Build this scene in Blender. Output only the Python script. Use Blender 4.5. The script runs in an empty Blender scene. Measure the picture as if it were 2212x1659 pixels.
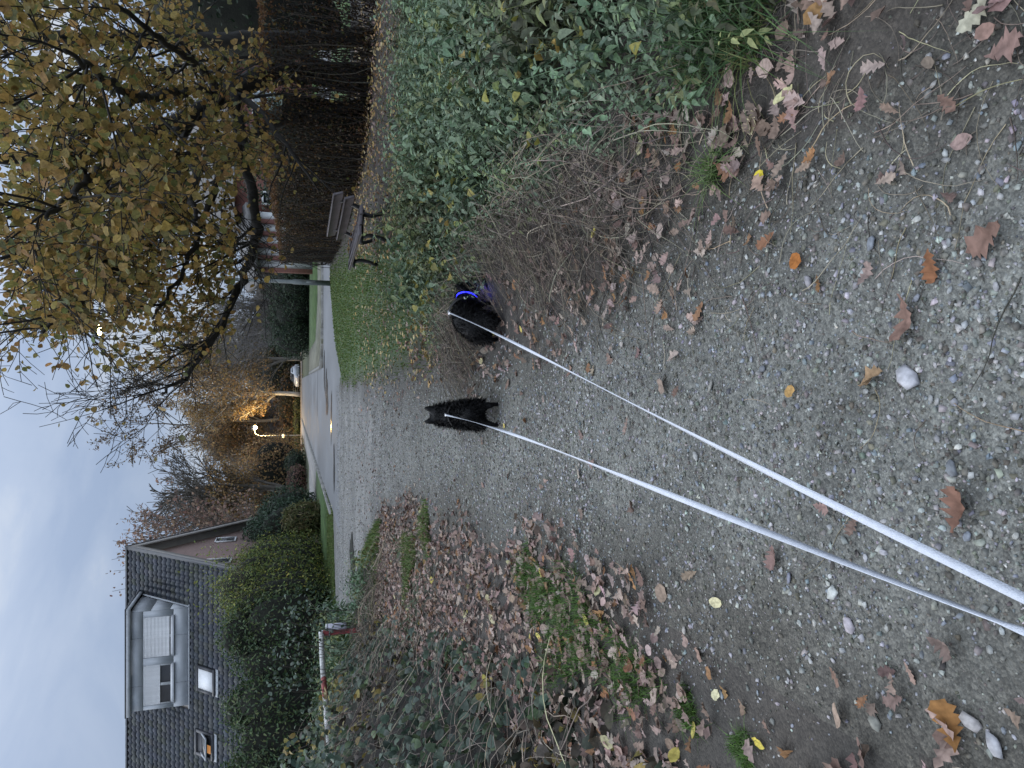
import bpy, math, random
import numpy as np
from mathutils import Vector, Matrix

# ---------------------------------------------------------------- camera, sky, sun, exposure
SC = bpy.context.scene
COL = SC.collection
FPX, CX, CY = 1534.0, 1106.0, 829.5          # the photograph measured at 2212 x 1659, rolled on its side
PITCH, HC = math.radians(17.3), 1.5
cp, sp = math.cos(PITCH), math.sin(PITCH)

cam_d = bpy.data.cameras.new('camera')
cam = bpy.data.objects.new('camera', cam_d)
COL.objects.link(cam)
cam_d.sensor_fit = 'HORIZONTAL'
cam_d.sensor_width = 36.0
cam_d.lens = FPX / 2212.0 * 36.0
cam_d.clip_start = 0.05
cam_d.clip_end = 2000.0
fwd = Vector((0, cp, -sp)); dwn = Vector((0, -sp, -cp)); rgt = Vector((1, 0, 0))
m3 = Matrix((dwn, rgt, -fwd)).transposed()
cam.matrix_world = Matrix.Translation((0, 0, HC)) @ m3.to_4x4()
SC.camera = cam

W = bpy.data.worlds.new('World'); SC.world = W; W.use_nodes = True
wn, wl = W.node_tree.nodes, W.node_tree.links
wn.clear()
w_out = wn.new('ShaderNodeOutputWorld'); w_bg = wn.new('ShaderNodeBackground')
w_sky = wn.new('ShaderNodeTexSky'); w_sky.sky_type = 'NISHITA'; w_sky.sun_disc = False
SUN_EL, SUN_AZ = math.radians(24), math.radians(-55)
w_sky.sun_elevation = SUN_EL; w_sky.sun_rotation = SUN_AZ
w_co = wn.new('ShaderNodeTexCoord'); w_map = wn.new('ShaderNodeMapping')
w_map.inputs['Scale'].default_value = (1.0, 1.0, 3.2)
w_map.inputs['Rotation'].default_value = (0.1, 0.22, 0.5)
w_n1 = wn.new('ShaderNodeTexNoise'); w_n1.inputs['Scale'].default_value = 2.3; w_n1.inputs['Detail'].default_value = 7; w_n1.inputs['Roughness'].default_value = 0.52
w_n1.inputs['Distortion'].default_value = 0.5
w_rp = wn.new('ShaderNodeValToRGB')
e = w_rp.color_ramp.elements
e[0].position = 0.40; e[0].color = (0.42, 0.57, 0.88, 1)
e[1].position = 0.64; e[1].color = (0.98, 1.05, 1.16, 1)
k = e.new(0.52); k.color = (0.58, 0.72, 1.0, 1)
w_sep = wn.new('ShaderNodeSeparateXYZ')
w_el = wn.new('ShaderNodeMapRange')                # an overcast sky is brighter overhead
w_el.inputs['From Min'].default_value = 0.0; w_el.inputs['From Max'].default_value = 1.0
w_el.inputs['To Min'].default_value = 4.7; w_el.inputs['To Max'].default_value = 26.2
w_mul = wn.new('ShaderNodeVectorMath'); w_mul.operation = 'SCALE'
w_mix = wn.new('ShaderNodeMix'); w_mix.data_type = 'RGBA'; w_mix.inputs['Factor'].default_value = 0.9
wl.new(w_co.outputs['Generated'], w_map.inputs['Vector']); wl.new(w_map.outputs['Vector'], w_n1.inputs['Vector'])
wl.new(w_n1.outputs['Fac'], w_rp.inputs['Fac'])
wl.new(w_co.outputs['Generated'], w_sep.inputs[0]); w_pw = wn.new('ShaderNodeMath'); w_pw.operation = 'POWER'; w_pw.use_clamp = True; w_pw.inputs[1].default_value = 2.0; wl.new(w_sep.outputs['Z'], w_pw.inputs[0]); wl.new(w_pw.outputs[0], w_el.inputs['Value'])
w_wm = wn.new('ShaderNodeMix'); w_wm.data_type = 'RGBA'; w_wm.inputs['B'].default_value = (.75, .82, .91, 1)   # thicker, whiter cloud overhead
wl.new(w_sep.outputs['Z'], w_wm.inputs['Factor']); wl.new(w_rp.outputs['Color'], w_wm.inputs['A'])
wl.new(w_wm.outputs['Result'], w_mul.inputs[0]); wl.new(w_el.outputs['Result'], w_mul.inputs['Scale'])
wl.new(w_sky.outputs['Color'], w_mix.inputs['A']); wl.new(w_mul.outputs['Vector'], w_mix.inputs['B'])
wl.new(w_mix.outputs['Result'], w_bg.inputs['Color']); w_bg.inputs['Strength'].default_value = 0.1
wl.new(w_bg.outputs['Background'], w_out.inputs['Surface'])

sun_d = bpy.data.lights.new('sun', 'SUN'); sun_d.energy = 0.8; sun_d.angle = math.radians(45); sun_d.color = (1.0, 0.96, 0.9)
sun = bpy.data.objects.new('sun', sun_d); COL.objects.link(sun)
sd = Vector((math.sin(SUN_AZ) * math.cos(SUN_EL), math.cos(SUN_AZ) * math.cos(SUN_EL), math.sin(SUN_EL)))
sun.rotation_euler = sd.to_track_quat('Z', 'Y').to_euler(); sun.location = (0, 0, 40)
SC.view_settings.view_transform = 'Standard'; SC.view_settings.look = 'None'
SC.view_settings.exposure = 0.3; SC.view_settings.gamma = 1.0
SC.view_settings.use_curve_mapping = False
SC.cycles.max_bounces = 4; SC.cycles.diffuse_bounces = 2; SC.cycles.glossy_bounces = 2; SC.cycles.transmission_bounces = 2
SC.cycles.transparent_max_bounces = 4

# ---------------------------------------------------------------- helpers
R = np.random.default_rng(11)
random.seed(5)
PI = math.pi

def ray(px, py):
    a = (CY - py) / FPX; b = (px - CX) / FPX
    return np.array([a, cp - b * sp, -sp - b * cp])
def G(px, py, z=0.0):
    r = ray(px, py); t = (z - HC) / r[2]
    return np.array([0, 0, HC]) + r * t
def AT(px, py, y):
    r = ray(px, py); return np.array([0, 0, HC]) + r * (y / r[1])

_ks = R.normal(size=(14, 3)); _ks /= np.linalg.norm(_ks, axis=1)[:, None]
_ks *= np.linspace(0.7, 1.9, 14)[:, None]; _ph = R.uniform(0, 6.28, 14)
def fnoise(p, s=1.0, octaves=2):
    p = np.asarray(p, float)
    if p.shape[-1] == 2: p = np.concatenate([p, np.zeros(p.shape[:-1] + (1,))], -1)
    out = 0; amp = 1; tot = 0
    for o in range(octaves):
        out = out + amp * np.sin((p * s * (2.1 ** o)) @ _ks.T * 2.2 + _ph + o * 1.7).sum(-1) / 4.5
        tot += amp; amp *= 0.55
    return out / tot
def sstep(a, b, x):
    t = np.clip((x - a) / (b - a), 0, 1); return t * t * (3 - 2 * t)

def props(o, label=None, cat=None, group=None, kind=None):
    if label: o['label'] = label
    if cat: o['category'] = cat
    if group: o['group'] = group
    if kind: o['kind'] = kind
    return o
def empty(name, loc=(0, 0, 0), rz=0.0, **k):
    o = bpy.data.objects.new(name, None); COL.objects.link(o)
    o.location = loc; o.rotation_euler = (0, 0, rz); o.empty_display_size = 0.2
    return props(o, **k)
def mesh_data(name, V, faces, mat=None, tint=None, smooth=False, mats=None, midx=None):
    """faces: list of (n,k) int arrays"""
    me = bpy.data.meshes.new(name)
    V = np.asarray(V, np.float32)
    if not isinstance(faces, list): faces = [faces]
    faces = [np.asarray(f, np.int32) for f in faces if len(f)]
    nf = sum(len(f) for f in faces); nl = sum(f.size for f in faces)
    me.vertices.add(len(V)); me.vertices.foreach_set('co', V.ravel())
    me.loops.add(nl); me.polygons.add(nf)
    me.loops.foreach_set('vertex_index', np.concatenate([f.ravel() for f in faces]))
    tot = np.concatenate([np.full(len(f), f.shape[1], np.int32) for f in faces])
    st = np.concatenate([[0], np.cumsum(tot)[:-1]]).astype(np.int32)
    me.polygons.foreach_set('loop_start', st); me.polygons.foreach_set('loop_total', tot)
    if midx is not None: me.polygons.foreach_set('material_index', np.asarray(midx, np.int32))
    if smooth: me.polygons.foreach_set('use_smooth', np.ones(nf, bool))
    me.update(calc_edges=True)
    if tint is not None:
        at = me.attributes.new('tint', 'FLOAT_COLOR', 'POINT')
        c = np.ones((len(V), 4), np.float32); c[:, :3] = tint
        at.data.foreach_set('color', c.ravel())
    for m in (mats or [mat]):
        if m: me.materials.append(m)
    return me
def obj(name, me, parent=None, loc=None, **k):
    o = bpy.data.objects.new(name, me); COL.objects.link(o)
    if parent is not None: o.parent = parent
    if loc is not None: o.location = loc
    return props(o, **k)
def mk(name, V, faces, mat, parent=None, tint=None, smooth=False, **k):
    return obj(name, mesh_data(name, V, faces, mat, tint, smooth), parent, **k)

def box(c, s, rz=0.0, bev=0.0):
    """8 or 24 vertex box (chamfered on all edges when bev > 0); c centre, s full size"""
    sx, sy, sz = np.array(s) / 2.0
    if bev <= 0:
        V = np.array([[x, y, z] for x in (-sx, sx) for y in (-sy, sy) for z in (-sz, sz)], float)
        F = np.array([[0, 1, 3, 2], [4, 6, 7, 5], [0, 4, 5, 1], [2, 3, 7, 6], [0, 2, 6, 4], [1, 5, 7, 3]])
        FF = [F]
    else:
        b = min(bev, sx * .9, sy * .9, sz * .9)
        V = []; idx = {}
        for x in (-1, 1):
            for y in (-1, 1):
                for z in (-1, 1):
                    for ax in range(3):
                        p = [x * sx, y * sy, z * sz]
                        for q in range(3):
                            if q != ax: p[q] -= (x, y, z)[q] * b
                        idx[(x, y, z, ax)] = len(V); V.append(p)
        V = np.array(V); Q = []; T = []
        for ax in range(3):
            o1, o2 = [q for q in range(3) if q != ax]
            for s_ in (-1, 1):
                loop = []
                for (u, v) in ((-1, -1), (1, -1), (1, 1), (-1, 1)):
                    t = [0, 0, 0]; t[ax] = s_; t[o1] = u; t[o2] = v
                    loop.append(idx[(*t, ax)])
                if (s_ > 0) == (ax == 1): loop = loop[::-1]
                Q.append(loop)
        for ax in range(3):
            o1, o2 = [q for q in range(3) if q != ax]
            for u in (-1, 1):
                for v in (-1, 1):
                    t0 = [0, 0, 0]; t1 = [0, 0, 0]
                    t0[ax] = -1; t1[ax] = 1; t0[o1] = t1[o1] = u; t0[o2] = t1[o2] = v
                    Q.append([idx[(*t0, o1)], idx[(*t1, o1)], idx[(*t1, o2)], idx[(*t0, o2)]])
        for x in (-1, 1):
            for y in (-1, 1):
                for z in (-1, 1): T.append([idx[(x, y, z, q)] for q in range(3)])
        FF = [np.array(Q), np.array(T)]
    if rz:
        c_, s_ = math.cos(rz), math.sin(rz); V = V @ np.array([[c_, s_, 0], [-s_, c_, 0], [0, 0, 1]])
    return V + np.array(c, float), FF
def join(parts):
    Vs = []; by = {}; off = 0
    for V, FF in parts:
        if not isinstance(FF, list): FF = [FF]
        for f in FF:
            f = np.asarray(f)
            if len(f): by.setdefault(f.shape[1], []).append(f + off)
        Vs.append(V); off += len(V)
    return np.concatenate(Vs), [np.concatenate(v) for v in by.values()]
def tube(P, r, sides=6, cap=True):
    P = np.asarray(P, float); n = len(P); r = np.broadcast_to(np.asarray(r, float), (n,))
    T = np.gradient(P, axis=0); T /= np.linalg.norm(T, axis=1)[:, None] + 1e-9
    ref = np.array([0, 0, 1.0]) if abs(T[0, 2]) < 0.8 else np.array([1.0, 0, 0])
    U = np.cross(T, ref); U /= np.linalg.norm(U, axis=1)[:, None] + 1e-9
    B = np.cross(T, U)
    an = np.arange(sides) * 2 * PI / sides
    ring = np.cos(an)[None, :, None] * U[:, None] + np.sin(an)[None, :, None] * B[:, None]
    V = (P[:, None] + ring * r[:, None, None]).reshape(-1, 3)
    i = np.arange(n - 1)[:, None] * sides; j = np.arange(sides)[None]; j2 = (j + 1) % sides
    F = np.stack([i + j, i + j2, i + sides + j2, i + sides + j], -1).reshape(-1, 4)
    FF = [F]
    if cap and sides > 2:
        V = np.concatenate([V, P[[0]], P[[-1]]]); a, b = n * sides, n * sides + 1
        jj = np.arange(sides)
        FF.append(np.concatenate([np.stack([np.full(sides, a), (jj + 1) % sides, jj], -1),
                                  np.stack([np.full(sides, b), (n - 1) * sides + jj, (n - 1) * sides + (jj + 1) % sides], -1)]))
    return V, FF
def tubes_fast(polys, radii, sides=3):
    """many polylines of equal length m: (N,m,3), (N,m) -> one mesh"""
    P = np.asarray(polys); N, m, _ = P.shape; r = np.asarray(radii)
    T = np.gradient(P, axis=1); T /= np.linalg.norm(T, axis=2)[..., None] + 1e-9
    ref = np.zeros_like(T); ref[..., 2] = 1; vert = np.abs(T[..., 2]) > .85; ref[vert] = (1, 0, 0)
    U = np.cross(T, ref); U /= np.linalg.norm(U, axis=2)[..., None] + 1e-9; B = np.cross(T, U)
    an = np.arange(sides) * 2 * PI / sides
    V = P[:, :, None] + (np.cos(an)[:, None] * U[:, :, None] + np.sin(an)[:, None] * B[:, :, None]) * r[:, :, None, None]
    base = (np.arange(N) * m * sides)[:, None, None]
    i = (np.arange(m - 1) * sides)[None, :, None]; j = np.arange(sides)[None, None]; j2 = (j + 1) % sides
    F = np.stack([base + i + j, base + i + j2, base + i + sides + j2, base + i + sides + j], -1).reshape(-1, 4)
    return V.reshape(-1, 3), [F]
def rotm(yaw, pitch=0, roll=0):
    """(N,3,3): roll about x, then pitch about y, then yaw about z"""
    yaw, pitch, roll = np.broadcast_arrays(np.atleast_1d(yaw).astype(float), pitch, roll)
    cy, sy, c2, s2, cr, sr = np.cos(yaw), np.sin(yaw), np.cos(pitch), np.sin(pitch), np.cos(roll), np.sin(roll)
    o = np.zeros_like(cy); i = np.ones_like(cy)
    Z = np.stack([cy, -sy, o, sy, cy, o, o, o, i], -1).reshape(-1, 3, 3)
    Y = np.stack([c2, o, s2, o, i, o, -s2, o, c2], -1).reshape(-1, 3, 3)
    X = np.stack([i, o, o, o, cr, -sr, o, sr, cr], -1).reshape(-1, 3, 3)
    return Z @ Y @ X
def scatter(proto, T, M, S=None, tint=None):
    """proto (V, [faces]) copied to T with matrices M and scales S"""
    V, FF = proto; N = len(T)
    if not isinstance(FF, list): FF = [FF]
    if S is not None: M = M * np.asarray(S).reshape(-1, 1, 1)
    VV = np.einsum('nij,vj->nvi', M, V) + np.asarray(T)[:, None]
    off = (np.arange(N) * len(V))[:, None, None]
    out = [(f[None] + off).reshape(-1, f.shape[1]) for f in map(np.asarray, FF)]
    tt = np.repeat(tint, len(V), axis=0) if tint is not None else None
    return VV.reshape(-1, 3), out, tt
def merge_t(items):
    V, F = join([(a, b) for a, b, c in items]); return V, F, np.concatenate([c for a, b, c in items])
def pal(colors, n, jit=0.18, weights=None):
    c = np.array(colors, float); w = None if weights is None else np.array(weights) / sum(weights)
    o = c[R.choice(len(c), n, p=w)] * (1 + R.normal(0, jit, (n, 1))) * (1 + R.normal(0, jit * .25, (n, 3)))
    return np.clip(o, 0.004, 0.9)
def copy_to(o, parent=None, **k):
    c = o.copy(); COL.objects.link(c); c.parent = parent
    return c

# ---------------------------------------------------------------- materials
def new_mat(name):
    m = bpy.data.materials.new(name); m.use_nodes = True
    n = m.node_tree.nodes; n.clear()
    out = n.new('ShaderNodeOutputMaterial'); b = n.new('ShaderNodeBsdfPrincipled')
    m.node_tree.links.new(b.outputs[0], out.inputs[0])
    return m, n, m.node_tree.links, b, out
def math_n(n, l, op, a, b_):
    x = n.new('ShaderNodeMath'); x.operation = op
    for i, v in enumerate((a, b_)):
        if hasattr(v, 'is_output') or hasattr(v, 'links'): l.new(v, x.inputs[i])
        else: x.inputs[i].default_value = v
    return x.outputs[0]
def mat_simple(name, col, rough=0.7, var=0.15, scale=6.0, bump=0.15, metal=0.0, emit=None, spec=None, detail=6, bscale=None):
    """noise-varied plain surface"""
    m, n, l, b, out = new_mat(name)
    tc = n.new('ShaderNodeTexCoord'); ns = n.new('ShaderNodeTexNoise')
    ns.inputs['Scale'].default_value = scale; ns.inputs['Detail'].default_value = detail; ns.inputs['Roughness'].default_value = .65
    l.new(tc.outputs['Object'], ns.inputs['Vector'])
    rp = n.new('ShaderNodeValToRGB'); el = rp.color_ramp.elements
    el[0].position = .3; el[1].position = .72
    el[0].color = (*[c * (1 - var * 2) for c in col], 1); el[1].color = (*[min(.95, c * (1 + var * 1.6)) for c in col], 1)
    l.new(ns.outputs['Fac'], rp.inputs['Fac']); l.new(rp.outputs['Color'], b.inputs['Base Color'])
    b.inputs['Roughness'].default_value = rough; b.inputs['Metallic'].default_value = metal
    if spec is not None: b.inputs['Specular IOR Level'].default_value = spec
    if bump:
        n2 = n.new('ShaderNodeTexNoise'); n2.inputs['Scale'].default_value = bscale or scale * 6; n2.inputs['Detail'].default_value = 4
        l.new(tc.outputs['Object'], n2.inputs['Vector'])
        bp = n.new('ShaderNodeBump'); bp.inputs['Strength'].default_value = bump; bp.inputs['Distance'].default_value = .02
        l.new(n2.outputs['Fac'], bp.inputs['Height']); l.new(bp.outputs['Normal'], b.inputs['Normal'])
    if emit:
        b.inputs['Emission Color'].default_value = (*emit[0], 1); b.inputs['Emission Strength'].default_value = emit[1]
    return m
def mat_leaf(name, rough=0.55, trans=0.3, src='attr', veins=False, spec=.35, nscale=60.0):
    """leaf whose own colour comes from the leaf (attribute or object colour), with blotches"""
    m, n, l, b, out = new_mat(name)
    if src == 'attr':
        a = n.new('ShaderNodeAttribute'); a.attribute_name = 'tint'; col = a.outputs['Color']
    else:
        a = n.new('ShaderNodeObjectInfo'); col = a.outputs['Color']
    tc = n.new('ShaderNodeTexCoord'); ns = n.new('ShaderNodeTexNoise'); ns.inputs['Scale'].default_value = nscale; ns.inputs['Detail'].default_value = 4
    l.new(tc.outputs['Object'], ns.inputs['Vector'])
    mr = n.new('ShaderNodeMapRange'); mr.inputs['From Min'].default_value = .3; mr.inputs['From Max'].default_value = .7
    mr.inputs['To Min'].default_value = .62; mr.inputs['To Max'].default_value = 1.25
    l.new(ns.outputs['Fac'], mr.inputs['Value'])
    sc = n.new('ShaderNodeVectorMath'); sc.operation = 'SCALE'
    l.new(col, sc.inputs[0]); l.new(mr.outputs['Result'], sc.inputs['Scale'])
    l.new(sc.outputs['Vector'], b.inputs['Base Color'])
    b.inputs['Roughness'].default_value = rough; b.inputs['Specular IOR Level'].default_value = spec
    if trans > 0:
        tr = n.new('ShaderNodeBsdfTranslucent'); l.new(sc.outputs['Vector'], tr.inputs['Color'])
        mx = n.new('ShaderNodeMixShader'); mx.inputs[0].default_value = trans
        l.new(b.outputs[0], mx.inputs[1]); l.new(tr.outputs[0], mx.inputs[2]); l.new(mx.outputs[0], out.inputs[0])
    return m
def mat_bark(name, col, scale=9.0, bump=.6):
    m, n, l, b, out = new_mat(name)
    tc = n.new('ShaderNodeTexCoord'); mp = n.new('ShaderNodeMapping'); mp.inputs['Scale'].default_value = (1, 1, .22)
    ns = n.new('ShaderNodeTexNoise'); ns.inputs['Scale'].default_value = scale; ns.inputs['Detail'].default_value = 7; ns.inputs['Roughness'].default_value = .7
    l.new(tc.outputs['Object'], mp.inputs['Vector']); l.new(mp.outputs['Vector'], ns.inputs['Vector'])
    rp = n.new('ShaderNodeValToRGB'); el = rp.color_ramp.elements; el[0].position = .33; el[1].position = .7
    el[0].color = (*[c * .45 for c in col], 1); el[1].color = (*[min(.9, c * 1.5) for c in col], 1)
    l.new(ns.outputs['Fac'], rp.inputs['Fac']); l.new(rp.outputs['Color'], b.inputs['Base Color'])
    b.inputs['Roughness'].default_value = .85
    bp = n.new('ShaderNodeBump'); bp.inputs['Strength'].default_value = bump; bp.inputs['Distance'].default_value = .03
    l.new(ns.outputs['Fac'], bp.inputs['Height']); l.new(bp.outputs['Normal'], b.inputs['Normal'])
    return m
def mat_ground(name, stone=1.0, rough=.85):
    """soil or gravel: own colour per place from 'tint', stones from voronoi cells at three sizes"""
    m, n, l, b, out = new_mat(name)
    a = n.new('ShaderNodeAttribute'); a.attribute_name = 'tint'
    tc = n.new('ShaderNodeTexCoord')
    cols = []; hts = []
    for sc_ in (48.0, 105.0, 230.0):
        v = n.new('ShaderNodeTexVoronoi'); v.inputs['Scale'].default_value = sc_
        l.new(tc.outputs['Object'], v.inputs['Vector'])
        bw = n.new('ShaderNodeSeparateColor'); l.new(v.outputs['Color'], bw.inputs[0])
        cols.append(bw.outputs[0]); hts.append(v.outputs['Distance'])
    # shade = stones scattered over matrix
    s1 = math_n(n, l, 'ADD', math_n(n, l, 'MULTIPLY', cols[0], .55), math_n(n, l, 'MULTIPLY', cols[1], .75))
    s2 = math_n(n, l, 'ADD', s1, math_n(n, l, 'MULTIPLY', cols[2], .7))
    pw = math_n(n, l, 'POWER', math_n(n, l, 'MULTIPLY', s2, .5), 1.7)
    ns = n.new('ShaderNodeTexNoise'); ns.inputs['Scale'].default_value = 1.3; ns.inputs['Detail'].default_value = 8; ns.inputs['Roughness'].default_value = .7
    l.new(tc.outputs['Object'], ns.inputs['Vector'])
    mr = n.new('ShaderNodeMapRange'); mr.inputs['From Min'].default_value = .3; mr.inputs['From Max'].default_value = .7
    mr.inputs['To Min'].default_value = .7; mr.inputs['To Max'].default_value = 1.3; l.new(ns.outputs['Fac'], mr.inputs['Value'])
    k1 = math_n(n, l, 'ADD', math_n(n, l, 'MULTIPLY', pw, 1.5 * stone), 1.0 - .55 * stone)
    k2 = math_n(n, l, 'MULTIPLY', k1, mr.outputs['Result'])
    sc2 = n.new('ShaderNodeVectorMath'); sc2.operation = 'SCALE'
    l.new(a.outputs['Color'], sc2.inputs[0]); l.new(k2, sc2.inputs['Scale']); l.new(sc2.outputs['Vector'], b.inputs['Base Color'])
    b.inputs['Roughness'].default_value = rough
    hh = math_n(n, l, 'ADD', math_n(n, l, 'MULTIPLY', hts[0], .8), math_n(n, l, 'MULTIPLY', hts[1], .9))
    bp = n.new('ShaderNodeBump'); bp.invert = True; bp.inputs['Strength'].default_value = .55 * stone + .1; bp.inputs['Distance'].default_value = .012
    l.new(hh, bp.inputs['Height']); l.new(bp.outputs['Normal'], b.inputs['Normal'])
    return m
def mat_asphalt(name, col, rough=.42):
    m, n, l, b, out = new_mat(name)
    tc = n.new('ShaderNodeTexCoord')
    ns = n.new('ShaderNodeTexNoise'); ns.inputs['Scale'].default_value = .35; ns.inputs['Detail'].default_value = 9; ns.inputs['Roughness'].default_value = .68
    mp = n.new('ShaderNodeMapping'); mp.inputs['Scale'].default_value = (1, .5, 1)
    l.new(tc.outputs['Object'], mp.inputs['Vector']); l.new(mp.outputs['Vector'], ns.inputs['Vector'])
    rp = n.new('ShaderNodeValToRGB'); el = rp.color_ramp.elements; el[0].position = .36; el[1].position = .68
    el[0].color = (*[c * .65 for c in col], 1); el[1].color = (*[c * 1.5 for c in col], 1)
    l.new(ns.outputs['Fac'], rp.inputs['Fac']); l.new(rp.outputs['Color'], b.inputs['Base Color'])
    mr = n.new('ShaderNodeMapRange'); mr.inputs['From Min'].default_value = .35; mr.inputs['From Max'].default_value = .65
    mr.inputs['To Min'].default_value = rough - .14; mr.inputs['To Max'].default_value = rough + .22
    l.new(ns.outputs['Fac'], mr.inputs['Value']); l.new(mr.outputs['Result'], b.inputs['Roughness'])
    n2 = n.new('ShaderNodeTexNoise'); n2.inputs['Scale'].default_value = 90; l.new(tc.outputs['Object'], n2.inputs['Vector'])
    bp = n.new('ShaderNodeBump'); bp.inputs['Strength'].default_value = .2; bp.inputs['Distance'].default_value = .006
    l.new(n2.outputs['Fac'], bp.inputs['Height']); l.new(bp.outputs['Normal'], b.inputs['Normal'])
    return m
def mat_brick(name, c1, c2, mortar, scale=1.0):
    m, n, l, b, out = new_mat(name)
    tc = n.new('ShaderNodeTexCoord'); sp_ = n.new('ShaderNodeSeparateXYZ'); cb = n.new('ShaderNodeCombineXYZ')
    l.new(tc.outputs['Object'], sp_.inputs[0])
    l.new(math_n(n, l, 'ADD', sp_.outputs['X'], sp_.outputs['Y']), cb.inputs['X']); l.new(sp_.outputs['Z'], cb.inputs['Y'])
    br = n.new('ShaderNodeTexBrick'); br.inputs['Scale'].default_value = scale
    br.inputs['Brick Width'].default_value = .25; br.inputs['Row Height'].default_value = .075; br.inputs['Mortar Size'].default_value = .006
    br.inputs['Color1'].default_value = (*c1, 1); br.inputs['Color2'].default_value = (*c2, 1); br.inputs['Mortar'].default_value = (*mortar, 1)
    l.new(cb.outputs[0], br.inputs['Vector']); l.new(br.outputs['Color'], b.inputs['Base Color'])
    bp = n.new('ShaderNodeBump'); bp.inputs['Strength'].default_value = .4; bp.inputs['Distance'].default_value = .01; bp.invert = True
    l.new(br.outputs['Fac'], bp.inputs['Height']); l.new(bp.outputs['Normal'], b.inputs['Normal'])
    b.inputs['Roughness'].default_value = .85
    return m
def mat_objcol(name, rough=.7, bump=.3, nscale=40.0, lo=.65, hi=1.3):
    m = mat_leaf(name, rough, 0.0, 'obj', nscale=nscale)
    return m

M_ground = mat_ground('soil', .75)
M_gravel = mat_ground('gravel', 1.0, .8)
M_asph = mat_asphalt('asphalt', (.115, .12, .128), .62)
M_tar = mat_simple('tar_seam', (.035, .035, .038), .5, .2, 3, .1)
M_pud = mat_simple('puddle_water', (.045, .046, .046), .22, .1, 2, 0)
M_kerb = mat_simple('kerb_stone', (.20, .20, .19), .8, .25, 4, .3)
M_pave = mat_simple('sidewalk_slabs', (.27, .26, .25), .75, .2, 2.5, .3)
M_grass = mat_leaf('grass_blade', .6, .3)
M_stone = mat_leaf('stone', .7, 0.0, nscale=45)
M_stoneO = mat_leaf('stone_single', .7, 0.0, 'obj', nscale=3.0)
M_dead = mat_leaf('dead_leaf', .75, .12, spec=.2)
M_deadO = mat_leaf('dead_leaf_single', .75, .12, 'obj', spec=.2, nscale=5.0)
M_leaf = mat_leaf('green_leaf', .5, .25)
M_leafO = mat_leaf('leaf_single', .6, .4, 'obj', nscale=4.0)
M_autumn = mat_leaf('autumn_leaf', .6, .42)
M_stem = mat_leaf('dry_stem', .8, 0.0, nscale=20)
M_bark = mat_bark('bark', (.085, .075, .062))
M_barkD = mat_bark('dark_bark', (.024, .022, .019), 14, .9)
M_birch = mat_bark('pale_bark', (.42, .41, .38), 5, .25)
M_core = mat_simple('core_shade', (.012, .014, .009), .95, .3, 5, .6)  # near-black: the inner shade among stems is put into this colour
M_white = mat_simple('white_paint', (.80, .81, .83), .5, .06, 5, .05)
M_whiteM = mat_simple('worn_white_paint', (.55, .55, .54), .7, .3, 9, .3)
M_red = mat_simple('worn_red_paint', (.20, .022, .026), .65, .4, 14, .4)
M_steel = mat_simple('galvanised_steel', (.16, .18, .18), .55, .15, 4, .1, metal=.35)
M_black = mat_simple('black_iron', (.012, .012, .013), .5, .2, 8, .2)
M_plank = mat_simple('bench_plank', (.17, .15, .16), .6, .16, 5, .25)
M_panel = mat_simple('grey_cladding', (.46, .485, .52), .6, .05, 2, .04)
M_zinc = mat_simple('zinc_flashing', (.42, .445, .48), .5, .1, 4, .1)
M_darkfr = mat_simple('dark_frame', (.05, .052, .06), .5, .1, 4, .05)
M_glass = mat_simple('window_glass', (.012, .014, .018), .08, .1, 2, 0)
M_soffit = mat_simple('verge_board', (.32, .30, .285), .7, .08, 3, .1)
M_brickL = mat_brick('pale_brick', (.42, .28, .255), (.36, .235, .215), (.32, .28, .26))
M_brickR = mat_brick('red_brick', (.27, .105, .085), (.21, .08, .065), (.20, .15, .13))
M_tile = mat_leaf('roof_tile', .45, 0.0, nscale=14, spec=.4)
M_tileO = mat_leaf('roof_tile_single', .45, 0.0, 'obj', nscale=14, spec=.4)
M_roofR = mat_simple('grey_roof', (.12, .115, .115), .7, .25, 3, .3)
M_fur = mat_simple('black_fur', (.0055, .0055, .0065), .55, .3, 30, .2, spec=.25)
M_harn = mat_simple('black_webbing', (.009, .009, .010), .6, .2, 30, .2)
M_leash = mat_simple('white_webbing', (.60, .63, .70), .6, .05, 60, .35, bscale=420)
M_chrome = mat_simple('steel_clasp', (.6, .6, .62), .25, .05, 9, 0, metal=.9)
M_led = mat_simple('blue_led_strip', (.02, .02, .3), .4, .05, 9, 0, emit=((.02, .024, 1.0), 4.0))
M_lampW = mat_simple('lamp_glow_warm', (.9, .7, .3), .4, .02, 4, 0, emit=((1.0, .62, .16), 60.0))
M_lampY = mat_simple('lamp_glow_pale', (.9, .85, .5), .4, .02, 4, 0, emit=((1.0, .86, .42), 45.0))
M_car = mat_simple('silver_car_paint', (.55, .57, .60), .3, .03, 2, 0, metal=.3)
M_rubber = mat_simple('rubber', (.015, .015, .016), .8, .2, 6, .1)
M_jar = mat_simple('clouded_plastic', (.42, .42, .50), .35, .12, 12, .1)

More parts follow.
